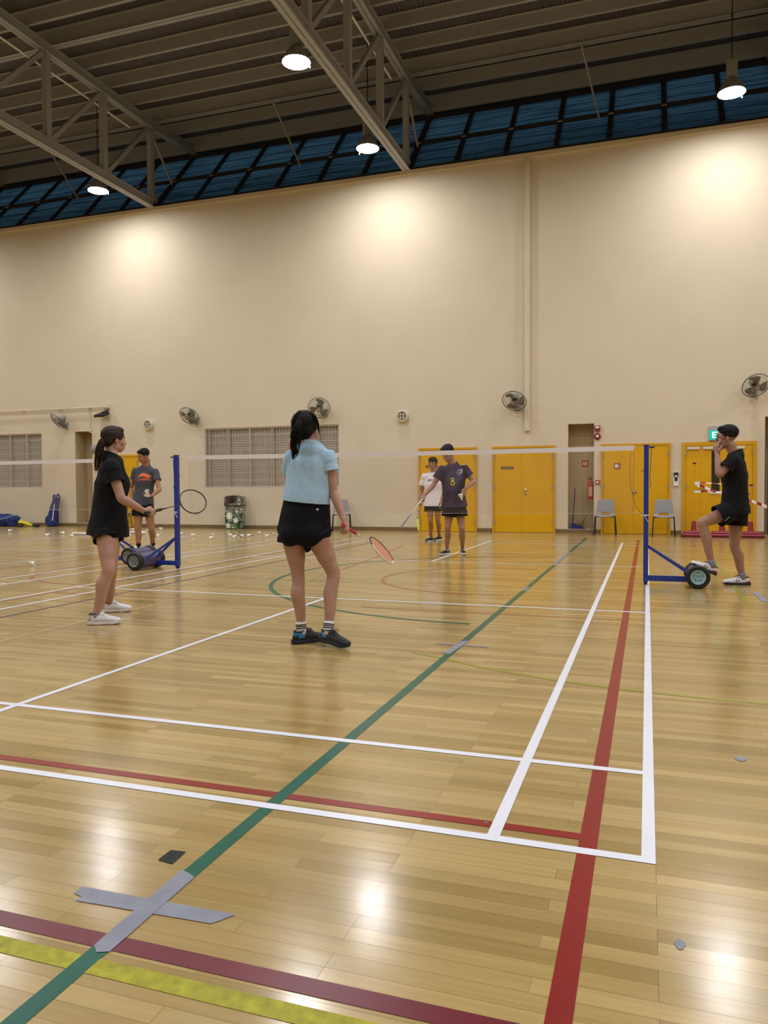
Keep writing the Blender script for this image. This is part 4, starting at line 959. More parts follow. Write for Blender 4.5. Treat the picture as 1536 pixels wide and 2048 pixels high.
def hand(bm, wr, d, n, tdir, k=1.0, curl=(.35, .45, .3), spread=.10, thumb=.6, thumbcurl=.4, pinch=0):
    """d: wrist to knuckles, n: palm faces this way, tdir: side the thumb is on"""
    d = V(d).normalized(); t = V(tdir) - d * V(tdir).dot(d); t.normalize(); n = V(n); n = (n - d * n.dot(d) - t * n.dot(t)).normalized()
    Lp = .088 * k
    tube(bm, [wr - d * .02 * k, wr + d * .025 * k, wr + d * .06 * k, wr + d * Lp], [(.024 * k, .019 * k), (.034 * k, .0165 * k), (.040 * k, .0155 * k), (.038 * k, .012 * k)], side=t, seg=14, capk=.6)
    ell(bm, wr + d * .035 * k + t * .020 * k + n * .008 * k, (.016 * k, .026 * k, .013 * k), Matrix((t, d, n)).transposed())
    ln = [(.044, .026, .021), (.048, .029, .022), (.045, .027, .021), (.036, .021, .018)]
    for f in range(4):
        off = (1.5 - f) * .0215 * k; p = wr + d * (Lp - .008 * k - abs(f - 1.2) * .002 * k) + t * off
        ang = 0; pts = [p - d * .01 * k, p]; sp = (1.5 - f) * spread
        for s in range(3):
            ang += curl[s] * (1 + .08 * f)
            dd = (d * math.cos(ang) + n * math.sin(ang) + t * sp * math.cos(ang)).normalized()
            p = p + dd * ln[f][s] * k; pts.append(p)
        r = (.0092, .0088, .0082, .0076, .0068) if f < 3 else (.0082, .0078, .0072, .0067, .006)
        tube(bm, pts, [x * k for x in r], side=t, seg=8)
    b = wr + d * .022 * k + t * .028 * k + n * .006 * k
    d1 = (t * math.cos(thumb) * .8 + d * .75 + n * math.sin(thumb) * .9).normalized(); p1 = b + d1 * .036 * k
    d2 = (d * .85 + n * (.35 + thumbcurl) - t * .12).normalized(); p2 = p1 + d2 * .030 * k; d3 = (d * .7 + n * (.4 + thumbcurl * 1.4) - t * .35).normalized(); p3 = p2 + d3 * .024 * k
    tube(bm, [b, p1, p2, p3], [.0135 * k, .0115 * k, .0102 * k, .0085 * k], seg=8)

def headframe(fw, up=(0, 0, 1)):
    f = V(fw).normalized(); x = f.cross(V(up)).normalized(); z = x.cross(f); return Matrix((x, f, z)).transposed()   # x = person's right, y = forward, z = up

def add_head(bm, c, H, k=1.0, female=False):
    def e(p, r, rot=None): ell(bm, c + H @ (V(p) * k), tuple(x * k for x in r), H if rot is None else H @ rot, 18, 12)
    e((0, -.012, .035), (.074, .094, .078)); e((0, .018, .02), (.067, .070, .085))
    jw = .053 if female else .058
    e((0, .018, -.045), (jw, .064, .058)); e((0, .052, -.085), (.026 if female else .03, .024, .022)); e((0, .035, -.07), (.042, .046, .032))
    for s in (-1, 1):
        e((s * .043, -.002, -.052), (.018, .036, .034)); e((s * .036, .058, -.026), (.026, .022, .022)); e((s * .028, .077, .027), (.024, .010, .008))
        e((s * .076, -.008, -.012), (.008, .019, .031), Matrix.Rotation(s * -.35, 3, 'Z')); e((s * .080, -.014, -.004), (.005, .010, .022), Matrix.Rotation(s * -.5, 3, 'Z'))
    P = lambda p: c + H @ (V(p) * k)
    tube(bm, [P((0, .080, .020)), P((0, .092, -.002)), P((0, .101, -.024)), P((0, .102, -.032))], [(.008 * k, .008 * k), (.0085 * k, .009 * k), (.012 * k, .011 * k), (.010 * k, .009 * k)], side=H @ V((1, 0, 0)), seg=10)
    for s in (-1, 1): e((s * .013, .094, -.034), (.008, .010, .0075))
    e((0, .083, -.050), (.022, .012, .010)); e((0, .087, -.0575), (.021, .010, .0052)); e((0, .085, -.0665), (.018, .010, .0055)); e((0, .076, -.078), (.018, .012, .010))
    e((0, .070, -.058), (.03, .02, .018))

def add_face_mats(me, c, H, k):
    """slot 1 lips, slot 2 eyebrows"""
    Hi = H.transposed()
    for p in me.polygons:
        q = Hi @ (V(p.center) - c) / k
        if q.y > .082 and abs(q.x) < .0215 and -.0715 < q.z < -.0535 and q.y > .075: p.material_index = 1
        elif q.y > .066 and .010 < abs(q.x) < .050 and .0235 + .004 < q.z < .037 + .002: p.material_index = 2

def add_eyes(parent, c, H, k):
    for s in (-1, 1):
        P = c + H @ (V((s * .030, .0680, .006)) * k)
        bm = BM(); ell(bm, P, (.0125 * k, .0098 * k, .0058 * k), H, 14, 10); o = obj('eye', bm, M_EYEW, parent, smooth=True)
        bm = BM(); ell(bm, P + H @ V((0, .0058 * k, 0)), (.0054 * k, .0045 * k, .0052 * k), H, 12, 8); obj('iris', bm, M_IRIS, o, smooth=True)

def hair_cap(c, H, k, style, m, parent):
    bm = BM()
    def e(p, r): ell(bm, c + H @ (V(p) * k), tuple(x * k for x in r), H, 20, 14)
    if style == 'short':
        e((0, -.022, .052), (.082, .092, .078)); e((0, .006, .092), (.063, .068, .031)); e((0, -.052, .022), (.059, .036, .048)); 
        for s in (-1, 1): e((s * .066, -.022, .028), (.016, .045, .030)); 
    elif style == 'fringe':
        e((0, -.022, .050), (.087, .098, .084)); e((0, .028, .088), (.072, .066, .042)); e((0, -.066, .0), (.066, .040, .06)); e((0, .066, .062), (.058, .028, .026))
        for s in (-1, 1): e((s * .068, -.018, .022), (.018, .046, .038))
    else:
        e((0, -.020, .046), (.084, .098, .083)); e((0, -.060, .0), (.070, .050, .066)); e((0, .012, .088), (.066, .066, .034))
        for s in (-1, 1): e((s * .062, -.008, .038), (.022, .058, .045))
    me = remesh(bm, .0042, 3)
    Hi = H.transposed()
    for v in me.vertices:
        q = Hi @ (V(v.co) - c); a = math.atan2(q.x, q.z - .02)
        amp = .5 if style == 'short' else 1
        g = noise.noise(V((a * 9, q.y * 12, 3.1))) * .004 * amp + noise.noise(V((a * 26, q.y * 9, 1))) * .0036 * amp
        if style == 'fringe': g += noise.noise(V((q.x * 30, q.y * 30, q.z * 30))) * .005
        v.co += v.normal * g
    return link('hair', me, m, parent, True)
def strands(parent, starts, path, rad, m, n=70, name='ponytail', seed=3, ksz=.0045):
    """bundle of tapering locks along path; rad = bundle radius at each path point"""
    rnd = random.Random(seed); bm = BM(); P, R = crom(path, [(r, r) for r in rad], 4)
    for j in range(n):
        a = rnd.random() * 2 * PI; q = math.sqrt(rnd.random()); ph = rnd.random() * 6; end = 1 - .30 * rnd.random() ** 1.5
        pts = []; rr = []; prev = None; m_ = max(4, int(len(P) * end))
        for i in range(m_):
            t = (P[min(i + 1, len(P) - 1)] - P[max(i - 1, 0)]).normalized(); s, v = frame_of(t, (1, .2, .1))
            w = 1 + .12 * math.sin(i * .6 + ph); pts.append(P[i] + (s * math.cos(a + .1 * math.sin(i * .4 + ph)) + v * math.sin(a)) * R[i][0] * q * w); rr.append(ksz * (1 - .75 * i / m_))
        tube(bm, pts, [(x, x * .6) for x in rr], seg=5, cap=True)
    me = bpy.data.meshes.new(name); bm.to_mesh(me); bm.free(); return link(name, me, m, parent, True)

def open_cut(bm, co, no, near=None, rad=.2):
    """cut the cloth open by a plane, dropping what lies on the normal's side, only near a point"""
    if near is None: geom = bm.verts[:] + bm.edges[:] + bm.faces[:]
    else:
        near = V(near); fs = [f for f in bm.faces if (f.calc_center_median() - near).length < rad]
        es = set(e for f in fs for e in f.edges); vs = set(v for f in fs for v in f.verts); geom = list(vs) + list(es) + fs
    bmesh.ops.bisect_plane(bm, geom=geom, plane_co=V(co), plane_no=V(no).normalized(), clear_outer=True)
def wrinkle(bm, amp, centre, ax, seed=0, sc=1.0):
    ax = V(ax).normalized(); s, u = frame_of(ax)
    bm.normal_update()
    for v in bm.verts:
        q = v.co - centre; a = V((q.dot(s) * 7, q.dot(u) * 7, q.dot(ax) * 2.2)) * sc + V((seed * 3.7, 0, 0))
        w = noise.noise(a) * 1.0 + .5 * noise.noise(a * 2.3 + V((5, 1, 2)))
        rdg = 1 - abs(noise.noise(a * 1.25 + V((9, 3, 1)))) * 2
        v.co += v.normal * amp * (w * .7 + max(0, rdg - .55) * 1.2)
def garment(name, bm, m, parent, cuts, vox=.009, sm=5, wr=.006, centre=V((0, 0, 0)), ax=(0, 0, 1), seed=0, delfn=None, thick=.004, mats=None, extra=()):
    me = remesh(bm, vox, sm); b = BM(); b.from_mesh(me); bpy.data.meshes.remove(me)
    if wr: wrinkle(b, wr, centre, ax, seed)
    for c in cuts: open_cut(b, *c)
    if delfn:
        fs = [f for f in b.faces if delfn(f.calc_center_median())]; bmesh.ops.delete(b, geom=fs, context='FACES')
    for sb, c in extra:      # sleeves are cut open on their own, then sewn on
        me = remesh(sb, vox, sm); q = BM(); q.from_mesh(me)
        if wr: wrinkle(q, wr * .8, centre, c[1], seed + 1)
        open_cut(q, *c); q.to_mesh(me); q.free(); b.from_mesh(me); bpy.data.meshes.remove(me)
    me = bpy.data.meshes.new(name); b.to_mesh(me); b.free()
    o = link(name, me, mats or m, parent, True); s = o.modifiers.new('thick', 'SOLIDIFY'); s.thickness = thick; s.offset = 1
    return o

def shoe(parent, ank, heel_dir, toe_dir, L, mU, mS, mL, k=1.0, accent=None, floor_z=None, up=(0, 0, 1), collar=None):
    """ank: ankle joint; toe_dir: forward; up: sole normal. Foot origin is under the ankle on the sole"""
    f = V(toe_dir).normalized(); u = V(up); u = (u - f * u.dot(f)).normalized(); x = f.cross(u); Mx = Matrix((x, f, u)).transposed()
    base = V(heel_dir)   # point on the sole under the ankle
    def P(a, b, c): return base + Mx @ V((a, b, c))
    s = L / .29
    bm = BM()
    tube(bm, [P(0, -.060 * s, .045), P(0, -.02 * s, .050), P(0, .05 * s, .045), P(0, .12 * s, .038), P(0, .178 * s, .032)], [(.029, .036), (.035, .040), (.038, .037), (.041, .029), (.031, .021)], side=x, seg=16, capk=.8)
    tube(bm, [P(0, -.035 * s, .03), P(0, -.030 * s, .075), P(0, -.028 * s, .092)], [(.033, .045), (.034, .046), (.036, .048)], side=x, seg=16, cap=True, capk=.2)
    tube(bm, [P(0, .02 * s, .085), P(0, .06 * s, .068), P(0, .11 * s, .050)], [(.026, .020), (.026, .018), (.024, .013)], side=x, seg=12)
    me = remesh(bm, .005, 5)
    b = BM(); b.from_mesh(me); cc = P(0, -.028 * s, .10)
    bmesh.ops.bisect_plane(b, geom=b.verts[:] + b.edges[:] + b.faces[:], plane_co=P(0, -.03 * s, .088), plane_no=(u * 1 - f * .12).normalized(), clear_outer=False)
    fs = [q for q in b.faces if (Mx.transposed() @ (q.calc_center_median() - base)).z > .0865 and (Mx.transposed() @ (q.calc_center_median() - base)).y < .02]
    bmesh.ops.delete(b, geom=fs, context='FACES')
    if accent:
        for q in b.faces:
            l = Mx.transposed() @ (q.calc_center_median() - base); q.material_index = 1 if accent[1](l) else 0
    b.to_mesh(me); b.free()
    sh = link('shoe', me, [mU] + ([accent[0]] if accent else []), parent, True); so = sh.modifiers.new('t', 'SOLIDIFY'); so.thickness = .003
    # sole
    bm = BM(); out = []
    prof = [(-.096, .0), (-.090, .020), (-.07, .031), (-.03, .034), (.03, .032), (.08, .037), (.13, .040), (.165, .033), (.188, .019), (.194, .0)]
    ring = [V((-w, y * s, 0)) for y, w in prof] + [V((w, y * s, 0)) for y, w in reversed(prof[1:-1])]
    lay = []
    for z, g in ((.0, .90), (.004, 1.0), (.022, 1.03), (.028, .98)):
        row = []
        for q in ring:
            toe = max(0, (q.y - .12 * s) / (.075 * s)); arch = max(0, 1 - abs(q.y - .02 * s) / .05) * .004 if z == 0 else 0
            row.append(bm.verts.new(P(q.x * g, q.y * (.985 if z == 0 else 1), z + toe * toe * .012 + arch + (.006 if q.y < -.06 and z > .01 else 0))))
        lay.append(row)
    n = len(ring)
    for i in range(3):
        for j in range(n):
            q = bm.faces.new((lay[i][j], lay[i][(j + 1) % n], lay[i + 1][(j + 1) % n], lay[i + 1][j])); q.material_index = 0 if i == 0 else 1
    bm.faces.new(list(reversed(lay[0]))); bm.faces.new(lay[-1])
    obj('sole', bm, mS if isinstance(mS, (list, tuple)) else [mS, mS], sh, auto=50)
    bm = BM()
    for i in range(5):
        y = .035 + i * .019; z = .091 - i * .0085
        tube(bm, [P(-.026, y * s, z - .010), P(-.008, (y + .006) * s, z + .003), P(.010, (y + .010) * s, z + .002), P(.026, (y + .012) * s, z - .010)], .0032, seg=5)
    tube(bm, [P(0, .045 * s, .098), P(-.025, .03 * s, .112), P(-.035, .05 * s, .095), P(0, .05 * s, .096), P(.03, .04 * s, .110), P(.036, .065 * s, .088), P(.004, .052 * s, .097)], .0026, seg=5)
    obj('laces', bm, mL, sh)
    bm = BM(); tube(bm, [P(.0 + .034 * math.cos(a), (-.028 + .046 * math.sin(a)) * s, .087 + (.008 if math.sin(a) > .3 else 0)) for a in [q * PI / 9 for q in range(18)]], .005, seg=6, closed=True); obj('collar', bm, collar or mL, sh, smooth=True)
    return sh

def decal(me, target, o, right, up, m, name, parent, lift=.0045):
    """flat artwork wrapped onto the cloth it is printed on"""
    b = BM(); b.from_mesh(me); bpy.data.meshes.remove(me)
    bmesh.ops.triangulate(b, faces=b.faces)
    for _ in range(5):
        es = [e for e in b.edges if e.calc_length() > .011]
        if es: bmesh.ops.subdivide_edges(b, edges=es, cuts=1); bmesh.ops.triangulate(b, faces=b.faces)
    right = V(right).normalized(); up = V(up); up = (up - right * up.dot(right)).normalized(); n = right.cross(up)
    dg = bpy.context.evaluated_depsgraph_get(); bvh = BVHTree.FromObject(target, dg)
    for v in b.verts:
        w = V(o) + right * v.co.x + up * v.co.y + n * .30; h = bvh.ray_cast(w, -n, .8)
        v.co = (h[0] + n * lift) if h[0] else (V(o) + right * v.co.x + up * v.co.y)
    me2 = bpy.data.meshes.new(name); b.to_mesh(me2); b.free(); return link(name, me2, m, parent, False)
def poly_mesh(polys):
    b = BM()
    for p in polys: b.faces.new([b.verts.new((x, y, 0)) for x, y in p])
    me = bpy.data.meshes.new('p'); b.to_mesh(me); b.free(); return me

def person(label, J, hs=1.0, fem=False, k=1.0, skin=None, vox=.006, S=None, headfw=(0, 1, 0), headup=(0, 0, 1), hk=1.0, hands=None, legr=1.0, armr=1.0, torso_w=1.0, belly=1.0):
    """J: joints in metres. Builds one continuous body mesh"""
    t = thing('person', label, 'person', (J['ground'].x, J['ground'].y, 0))
    bpy.context.view_layer.update(); inv = -V((J['ground'].x, J['ground'].y, 0))
    for s in 'LR':
        J['an' + s] = J['sole' + s] + V(J.get('up' + s, (0, 0, 1))) * .088 * k - (J['toe' + s] - J['sole' + s]).normalized() * .012
    J = {a: (V(b) + inv) for a, b in J.items()}
    S = V(S).normalized(); fwd = V((0, 0, 1)).cross(S).normalized()
    hm = (J['hipL'] + J['hipR']) / 2; sm = (J['shL'] + J['shR']) / 2; up = (sm - hm).normalized(); tl = (sm - hm).length
    bm = BM(); w = torso_w * k
    hw, wa, cw = ((.158, .118, .132) if fem else (.150, .132, .150))
    ringp = [(hm - up * .05 * k, (.10 * w, .085 * k)), (hm + up * .01 * k, (hw * w, .108 * k)), (hm + up * tl * .22, (hw * .93 * w, .100 * k)), (hm + up * tl * .45 + fwd * .005, (wa * w, .088 * k * belly)), (hm + up * tl * .68 + fwd * .012, (cw * w, .104 * k)), (hm + up * tl * .86, (cw * .98 * w, .098 * k)), (sm + up * .015, (.125 * w, .074 * k)), (sm + up * .055 * k - fwd * .008, (.080 * k, .060 * k)), (sm + up * .10 * k - fwd * .006, (.054 * k, .052 * k))]
    P, R = crom([a for a, b in ringp], [b for a, b in ringp], 3); tube(bm, P, R, side=S, seg=22, capk=.5)
    for s in ('L', 'R'):
        q = 1 if s == 'R' else -1
        ell(bm, hm + S * q * .072 * k - fwd * .045 * k - up * .015, (.082 * k, .075 * k, .085 * k), Matrix((S, fwd, up)).transposed())
        if fem: ell(bm, hm + up * tl * .68 + S * q * .062 * k + fwd * .075 * k, (.056 * k, .048 * k, .055 * k), Matrix((S, fwd, up)).transposed())
        h, kn, an = J['hip' + s], J['kn' + s], J['an' + s]
        th = (h - kn).normalized(); l = legr * k; ft = J['toe' + s] - J['sole' + s]; ft.normalize()
        leg = [h + th * .01, h.lerp(kn, .25), h.lerp(kn, .6), kn + th * .06, kn, kn.lerp(an, .16), kn.lerp(an, .34) - ft * .012, kn.lerp(an, .62), kn.lerp(an, .88), an]
        lr = [.086, .084, .069, .057, .0535, .0515, .0565, .044, .0345, .036]
        if fem: lr = [.088, .085, .069, .055, .050, .047, .053, .042, .032, .034]
        P, R = crom(leg, [(x * l, x * l * 1.03) for x in lr], 3); tube(bm, P, R, side=S, seg=18, capk=.5)
        so = J['sole' + s]; fu = (J.get('up' + s) + -inv if ('up' + s) in J else V((0, 0, 1)))
        tube(bm, [an, so + fu * .055 - ft * .01, so + fu * .045 - ft * .035], [.036 * k, .036 * k, .028 * k], seg=12)
        tube(bm, [so + fu * .05, so + fu * .042 + ft * .05, so + fu * .036 + ft * .11, so + fu * .034 + ft * .15], [(.030, .026), (.034, .02), (.036, .016), (.028, .012)], side=ft.cross(fu), seg=12)
        sh, el, wr = J['sh' + s], J['el' + s], J['wr' + s]; a = armr * k * (.9 if fem else 1.0)
        arm = [sm.lerp(sh, .62), sh, sh.lerp(el, .35), sh.lerp(el, .8), el, el.lerp(wr, .22), el.lerp(wr, .6), el.lerp(wr, .92), wr]
        ar = [.052, .056, .047, .040, .039, .0415, .034, .0255, .0250]
        P, R = crom(arm, [(x * a, x * a) for x in ar], 3); tube(bm, P, R, seg=16, capk=.6)
        hd = (hands or {}).get(s) or dict(d=wr - el, n=-fwd if False else fwd.cross(V((0, 0, 1))) * q, t=fwd, curl=(.3, .35, .3))
        hand(bm, wr, hd['d'], hd['n'], hd['t'], k=hk * k * (.92 if fem else 1.0), curl=hd.get('curl', (.35, .45, .3)), spread=hd.get('spread', .06), thumb=hd.get('thumb', .6), thumbcurl=hd.get('tc', .3))
    H = headframe(headfw, headup); hc = J['head']; nk = sm + up * .03
    nb = hc + H @ V((0, -.028, -.075)) * k * hs
    tube(bm, [sm - up * .02, nk + up * .01, nk.lerp(nb, .6), nb, nb + (hc - nb) * .3], [(.072 * k, .066 * k), ((.054 if fem else .062) * k, .056 * k), ((.050 if fem else .059) * k, .054 * k), ((.050 if fem else .058) * k, .055 * k), (.05 * k, .05 * k)], side=H @ V((1, 0, 0)), seg=18)
    add_head(bm, hc, H, k * .98 * hs, fem)
    me = remesh(bm, vox, 3, .45)
    add_face_mats(me, hc, H, k * .98 * hs)
    body = link('body', me, [skin or M_SKIN[0], M_LIP, M_BROW], t, True)
    add_eyes(t, hc, H, k * .98 * hs)
    return t, J, dict(fem=fem, kh=k * .98 * hs, S=S, fwd=fwd, up=up, hm=hm, sm=sm, tl=tl, H=H, hc=hc, k=k, w=w, inv=inv)

def tshirt(t, J, g, m, hem, slvL=.5, slvR=.5, wid=1.0, flare=1.0, wr=.006, name='t_shirt', seed=1, hemtilt=None, dep=1.0, slr=1.0, vox=.009, chest=1.0, thick=.004):
    """hem: distance of the hem below the hip centre (along the spine)"""
    bm = BM(); S, fwd, up, hm, sm, tl, k = g['S'], g['fwd'], g['up'], g['hm'], g['sm'], g['tl'], g['k']; w = g['w'] * wid
    hemc = hm - up * hem
    rp = [(hemc - up * .05, (.180 * w * flare, .138 * k * dep * flare)), (hemc + up * .02, (.178 * w * flare, .136 * k * dep * flare)), (hm + up * tl * .25, (.160 * w * (1 + flare) / 2, .122 * k * dep)), (hm + up * tl * .5, (.156 * w, .115 * k * dep)), (hm + up * tl * .72 + fwd * .01, (.170 * w * chest, .124 * k * dep)), (hm + up * tl * .90, (.164 * w * chest, .108 * k)), (sm + up * .022, (.140 * w, .084 * k)), (sm + up * .056 * k - fwd * .008, (.124 * k, .079 * k)), (sm + up * .098 * k - fwd * .008, (.074 * k, .066 * k)), (sm + up * .14 * k - fwd * .004, (.062 * k, .061 * k))]
    rp = [r for i, r in enumerate(rp) if i < 2 or (r[0] - hemc).dot(up) > .06]
    P, R = crom([a for a, b in rp], [b for a, b in rp], 3); tube(bm, P, R, side=S, seg=24, capk=.15)
    cuts = [(hemc, -up, hemc, .36)]; sleeves = []
    for s, f in (('L', slvL), ('R', slvR)):
        sh, el = J['sh' + s], J['el' + s]; e = sh.lerp(el, f); d = (el - sh).normalized(); a = k * slr
        P, R = crom([sm.lerp(sh, .55), sh + up * .004, sh.lerp(el, f * .5), e, e + d * .03], [(.050 * a, .050 * a), (.057 * a, .057 * a), (.061 * a, .062 * a), (.066 * a, .065 * a), (.068 * a, .067 * a)], 3)
        tube(bm, [sm.lerp(sh, .35) - up * .004, sh - up * .004, sh.lerp(el, .13)], [.060 * a, .0675 * a, .0665 * a], seg=18, capk=.4)
        sb = BM(); tube(sb, P[3:], R[3:], seg=16, capk=.3); sleeves.append((sb, (e, d)))
    nb = sm + up * .088 * k + fwd * .004
    nu = (up + fwd * .42).normalized()
    cuts.append((nb + nu * .008, nu, nb + nu * .03, .10)); dl = None
    o = garment(name, bm, m, t, cuts, extra=sleeves, vox=vox, wr=wr, centre=hm, ax=up, seed=seed, delfn=dl, thick=thick)
    bm = BM(); s2, v2 = frame_of(nu, S)
    tube(bm, [nb + nu * .008 + (s2 * math.cos(a) * .064 + v2 * math.sin(a) * .060) * k for a in [q * PI / 14 for q in range(28)]], (.010, .008), seg=8, closed=True)
    obj('collar', bm, m, o, smooth=True)
    return o
def shorts(t, J, g, m, lenL=.45, lenR=.45, wid=1.0, wr=.005, name='shorts', seed=2, rl=1.0, top=.11, vox=.009, flare=1.0, tilt=None):
    bm = BM(); S, fwd, up, hm, k = g['S'], g['fwd'], g['up'], g['hm'], g['k']; w = g['w'] * wid
    P, R = crom([hm - up * (.066 if g['fem'] else .06), hm + up * .0, hm + up * .06, hm + up * top], [(.150 * w, .110 * k), (.176 * w, .130 * k), (.167 * w, .121 * k), (.148 * w, .107 * k)], 3); tube(bm, P, R, side=S, seg=22, capk=.3)
    cuts = [(hm + up * (top - .01), up, hm + up * top, .3)]; legs = []
    for s, f in (('L', lenL), ('R', lenR)):
        q = 1 if s == 'R' else -1
        ell(bm, hm + S * q * .075 * k - fwd * .05 * k - up * .015, (.090 * k, .084 * k, .092 * k), Matrix((S, fwd, up)).transposed())
        h, kn = J['hip' + s], J['kn' + s]; e = h.lerp(kn, f); d = (kn - h).normalized(); r = .100 * k * rl
        P, R = crom([h + up * .0, h.lerp(kn, f * .5), e, e + d * .04], [(r * .80, r * .86), (r * 1.0 * flare, r * 1.02), (r * 1.04 * flare, r * 1.04), (r * 1.05 * flare, r * 1.05)], 3)
        sb = BM(); tube(sb, P, R, side=S, seg=18, capk=.2)
        n = d if tilt is None else (d + V(tilt[s])).normalized(); legs.append((sb, (e, n)))
    return garment(name, bm, m, t, cuts, extra=legs, vox=vox, wr=wr, centre=hm, ax=up, seed=seed)
def sock(t, J, g, s, h, m, r=.040, stripes=None, slouch=0):
    an, kn, so = J['an' + s], J['kn' + s], J['sole' + s]; d = (kn - an).normalized(); bm = BM()
    h = h + .02; tube(bm, [an - d * .03, an - d * .005, an + d * .02, an + d * h * .6, an + d * h], [r * .85, r * .98, r, r * .97, r * 1.0], seg=18, cap=False)
    o = obj('sock', bm, m, t, smooth=True)
    if stripes:
        bm = BM()
        for q in stripes:
            c = an + d * q; s1, v1 = frame_of(d); tube(bm, [c + (s1 * math.cos(a) + v1 * math.sin(a)) * (r * 1.0) for a in [i * PI / 10 for i in range(20)]], (.0035, .0022), seg=5, closed=True)
        obj('sock_stripe', bm, M_NAVYSHORT, o)
    return o

def racket(butt, tip_dir, nrm, label, mf, mg, ms, sr=.0011, mshaft=None, frame2=None, span=.0115):
    t = thing('badminton_racket', label, 'racket', butt); z = V(tip_dir).normalized(); n = V(nrm); n = (n - z * n.dot(z)).normalized(); x = n.cross(z)
    def P(a, b, c=0): return x * a + z * b + n * c
    bm = BM(); tube(bm, [P(0, 0), P(0, .008), P(0, .03), P(0, .16), P(0, .175)], [(.0155, .013), (.0165, .0145), (.014, .012), (.0135, .0115), (.010, .009)], side=x, seg=8, capk=.2); obj('grip', bm, mg, t, auto=50)
    bm = BM(); tube(bm, [P(0, .175), P(0, .215), P(0, .24)], [.009, .006, .0042], seg=10); tube(bm, [P(0, .24), P(0, .387)], [.0037, .0037], seg=8); obj('shaft', bm, mshaft or mf, t, smooth=True)
    A, B, c = .112, .143, .530
    def O(a, rr=1): return P(A * rr * math.cos(a) * (1 - .06 * math.sin(a)), c + B * rr * math.sin(a))
    bm = BM(); tube(bm, [O(2 * PI * i / 56) for i in range(56)], (.0062, .0055), side=n, seg=8, closed=True)
    tube(bm, [P(0, .375), P(0, .392)], [.0055, .007], seg=8); fr = obj('frame', bm, mf, t, smooth=True)
    if frame2:
        bm = BM()
        for a0, a1 in frame2[1]: tube(bm, [O(a0 + (a1 - a0) * i / 14) for i in range(15)], (.0068, .0061), side=n, seg=8)
        obj('frame_accent', bm, frame2[0], fr, smooth=True)
    bm = BM()
    k = -int(A / span)
    while k * span < A:
        a = k * span; h = B * math.sqrt(max(0, 1 - (a / A) ** 2))
        if h > .01: tube(bm, [P(a, c - h, .0004), P(a, c + h, .0004)], sr, seg=4, cap=False)
        k += 1
    k = -int(B / span)
    while k * span < B:
        b = k * span; h = A * math.sqrt(max(0, 1 - (b / B) ** 2))
        if h > .01: tube(bm, [P(-h, c + b, -.0004), P(h, c + b, -.0004)], sr, seg=4, cap=False)
        k += 1
    obj('string_bed', bm, ms, t)
    return t
def reach(a, px, py, L, sgn):
    """point on the sight line of a pixel at distance L from a; sgn>0 = the farther one"""
    d = (pt(px, py, CAM.y + 1) - CAM).normalized(); m = CAM - a; b = m.dot(d); c = m.dot(m) - L * L; q = b * b - c
    q = math.sqrt(max(q, 0)); return CAM + d * (-b + (q if sgn > 0 else -q))
def glasses(t, g):
    H, c, k = g['H'], g['hc'], g['kh']; P = lambda a, b, z: c + H @ (V((a, b, z)) * k); bm = BM()
    for s in (-1, 1):
        tube(bm, [P(s * .032 + .022 * math.cos(a), .094, .002 + .017 * math.sin(a)) for a in [i * PI / 9 for i in range(18)]], .0013, seg=5, closed=True)
        tube(bm, [P(s * .054, .092, .008), P(s * .076, .05, .008), P(s * .080, -.015, .006)], .0014, seg=5)
    tube(bm, [P(-.01, .095, .004), P(.01, .095, .004)], .0013, seg=5); obj('glasses', bm, M_BLKMETAL, t)

# ---- player in light blue, seen from behind -------------------------------------------------
Y0 = 2.60
J = dict(ground=V((-2.2, 2.6, 0)), head=pt(611, 862, Y0 + .02), shL=pt(586, 916, Y0 - .01), shR=pt(655, 915, Y0 + .02), hipL=pt(586, 1062, Y0), hipR=pt(631, 1062, Y0 + .02),
         knL=pt(596, 1150, Y0 + .03), knR=pt(667, 1147, Y0 + .06), anL=pt(602, 1256, Y0 - .02), anR=pt(661, 1256, Y0 - .03),
         elL=pt(577, 968, Y0 + .12), wrL=pt(580, 902, Y0 + .20), elR=pt(667, 984, Y0 + .03), wrR=pt(688, 1040, Y0 - .02))
soL = fl(606, 1286, .0); soR = fl(659, 1287, .022)
J['soleL'] = soL; J['toeL'] = soL + V((.60, .80, 0)) * .15; J['soleR'] = soR; tR = fl(714, 1302, .004) - soR; J['toeR'] = soR + tR
butt = pt(685, 1049, Y0 - .06); tip = reach(butt, 783, 1114, .675, 1); rd = (tip - butt).normalized()
upR = V((0, 0, 1)); upR = (upR - rd * 0)
hd = (butt + rd * .075 - J['wrR']); 
t, J1, g = person('woman in light blue t-shirt seen from behind, dark ponytail, lowering a red-gripped racket', J, fem=True, k=.98, hs=1.10, skin=M_SKIN[0], vox=.006,
    S=(1, .18, 0), headfw=(-.12, 1, -.06), hands={'R': dict(d=hd - rd * hd.dot(rd) * .5, n=rd.cross(hd), t=rd, curl=(.95, 1.15, .8), thumb=.7, tc=.6), 'L': dict(d=(.1, .05, 1), n=(.4, .2, 0), t=(.6, -.5, 0), curl=(.3, .5, .4))}, legr=.98, armr=.93)
tshirt(t, J1, g, M_BLUESHIRT, -.205, .50, .39, wid=.96, flare=.98, wr=.0075, seed=3, slr=.97, dep=.98)
shorts(t, J1, g, M_NAVYSHORT, .21, .23, wid=1.12, rl=1.12, top=.225, seed=4, flare=1.03, tilt={'L': (-.05, 0, 0), 'R': (.46, 0, 0)})
bm = BM(); lathe(bm, [(.0, .002), (.0085, .002), (.009, 0)], (0, 0, 0), None, 14); me = bpy.data.meshes.new('d'); bm.to_mesh(me); bm.free()
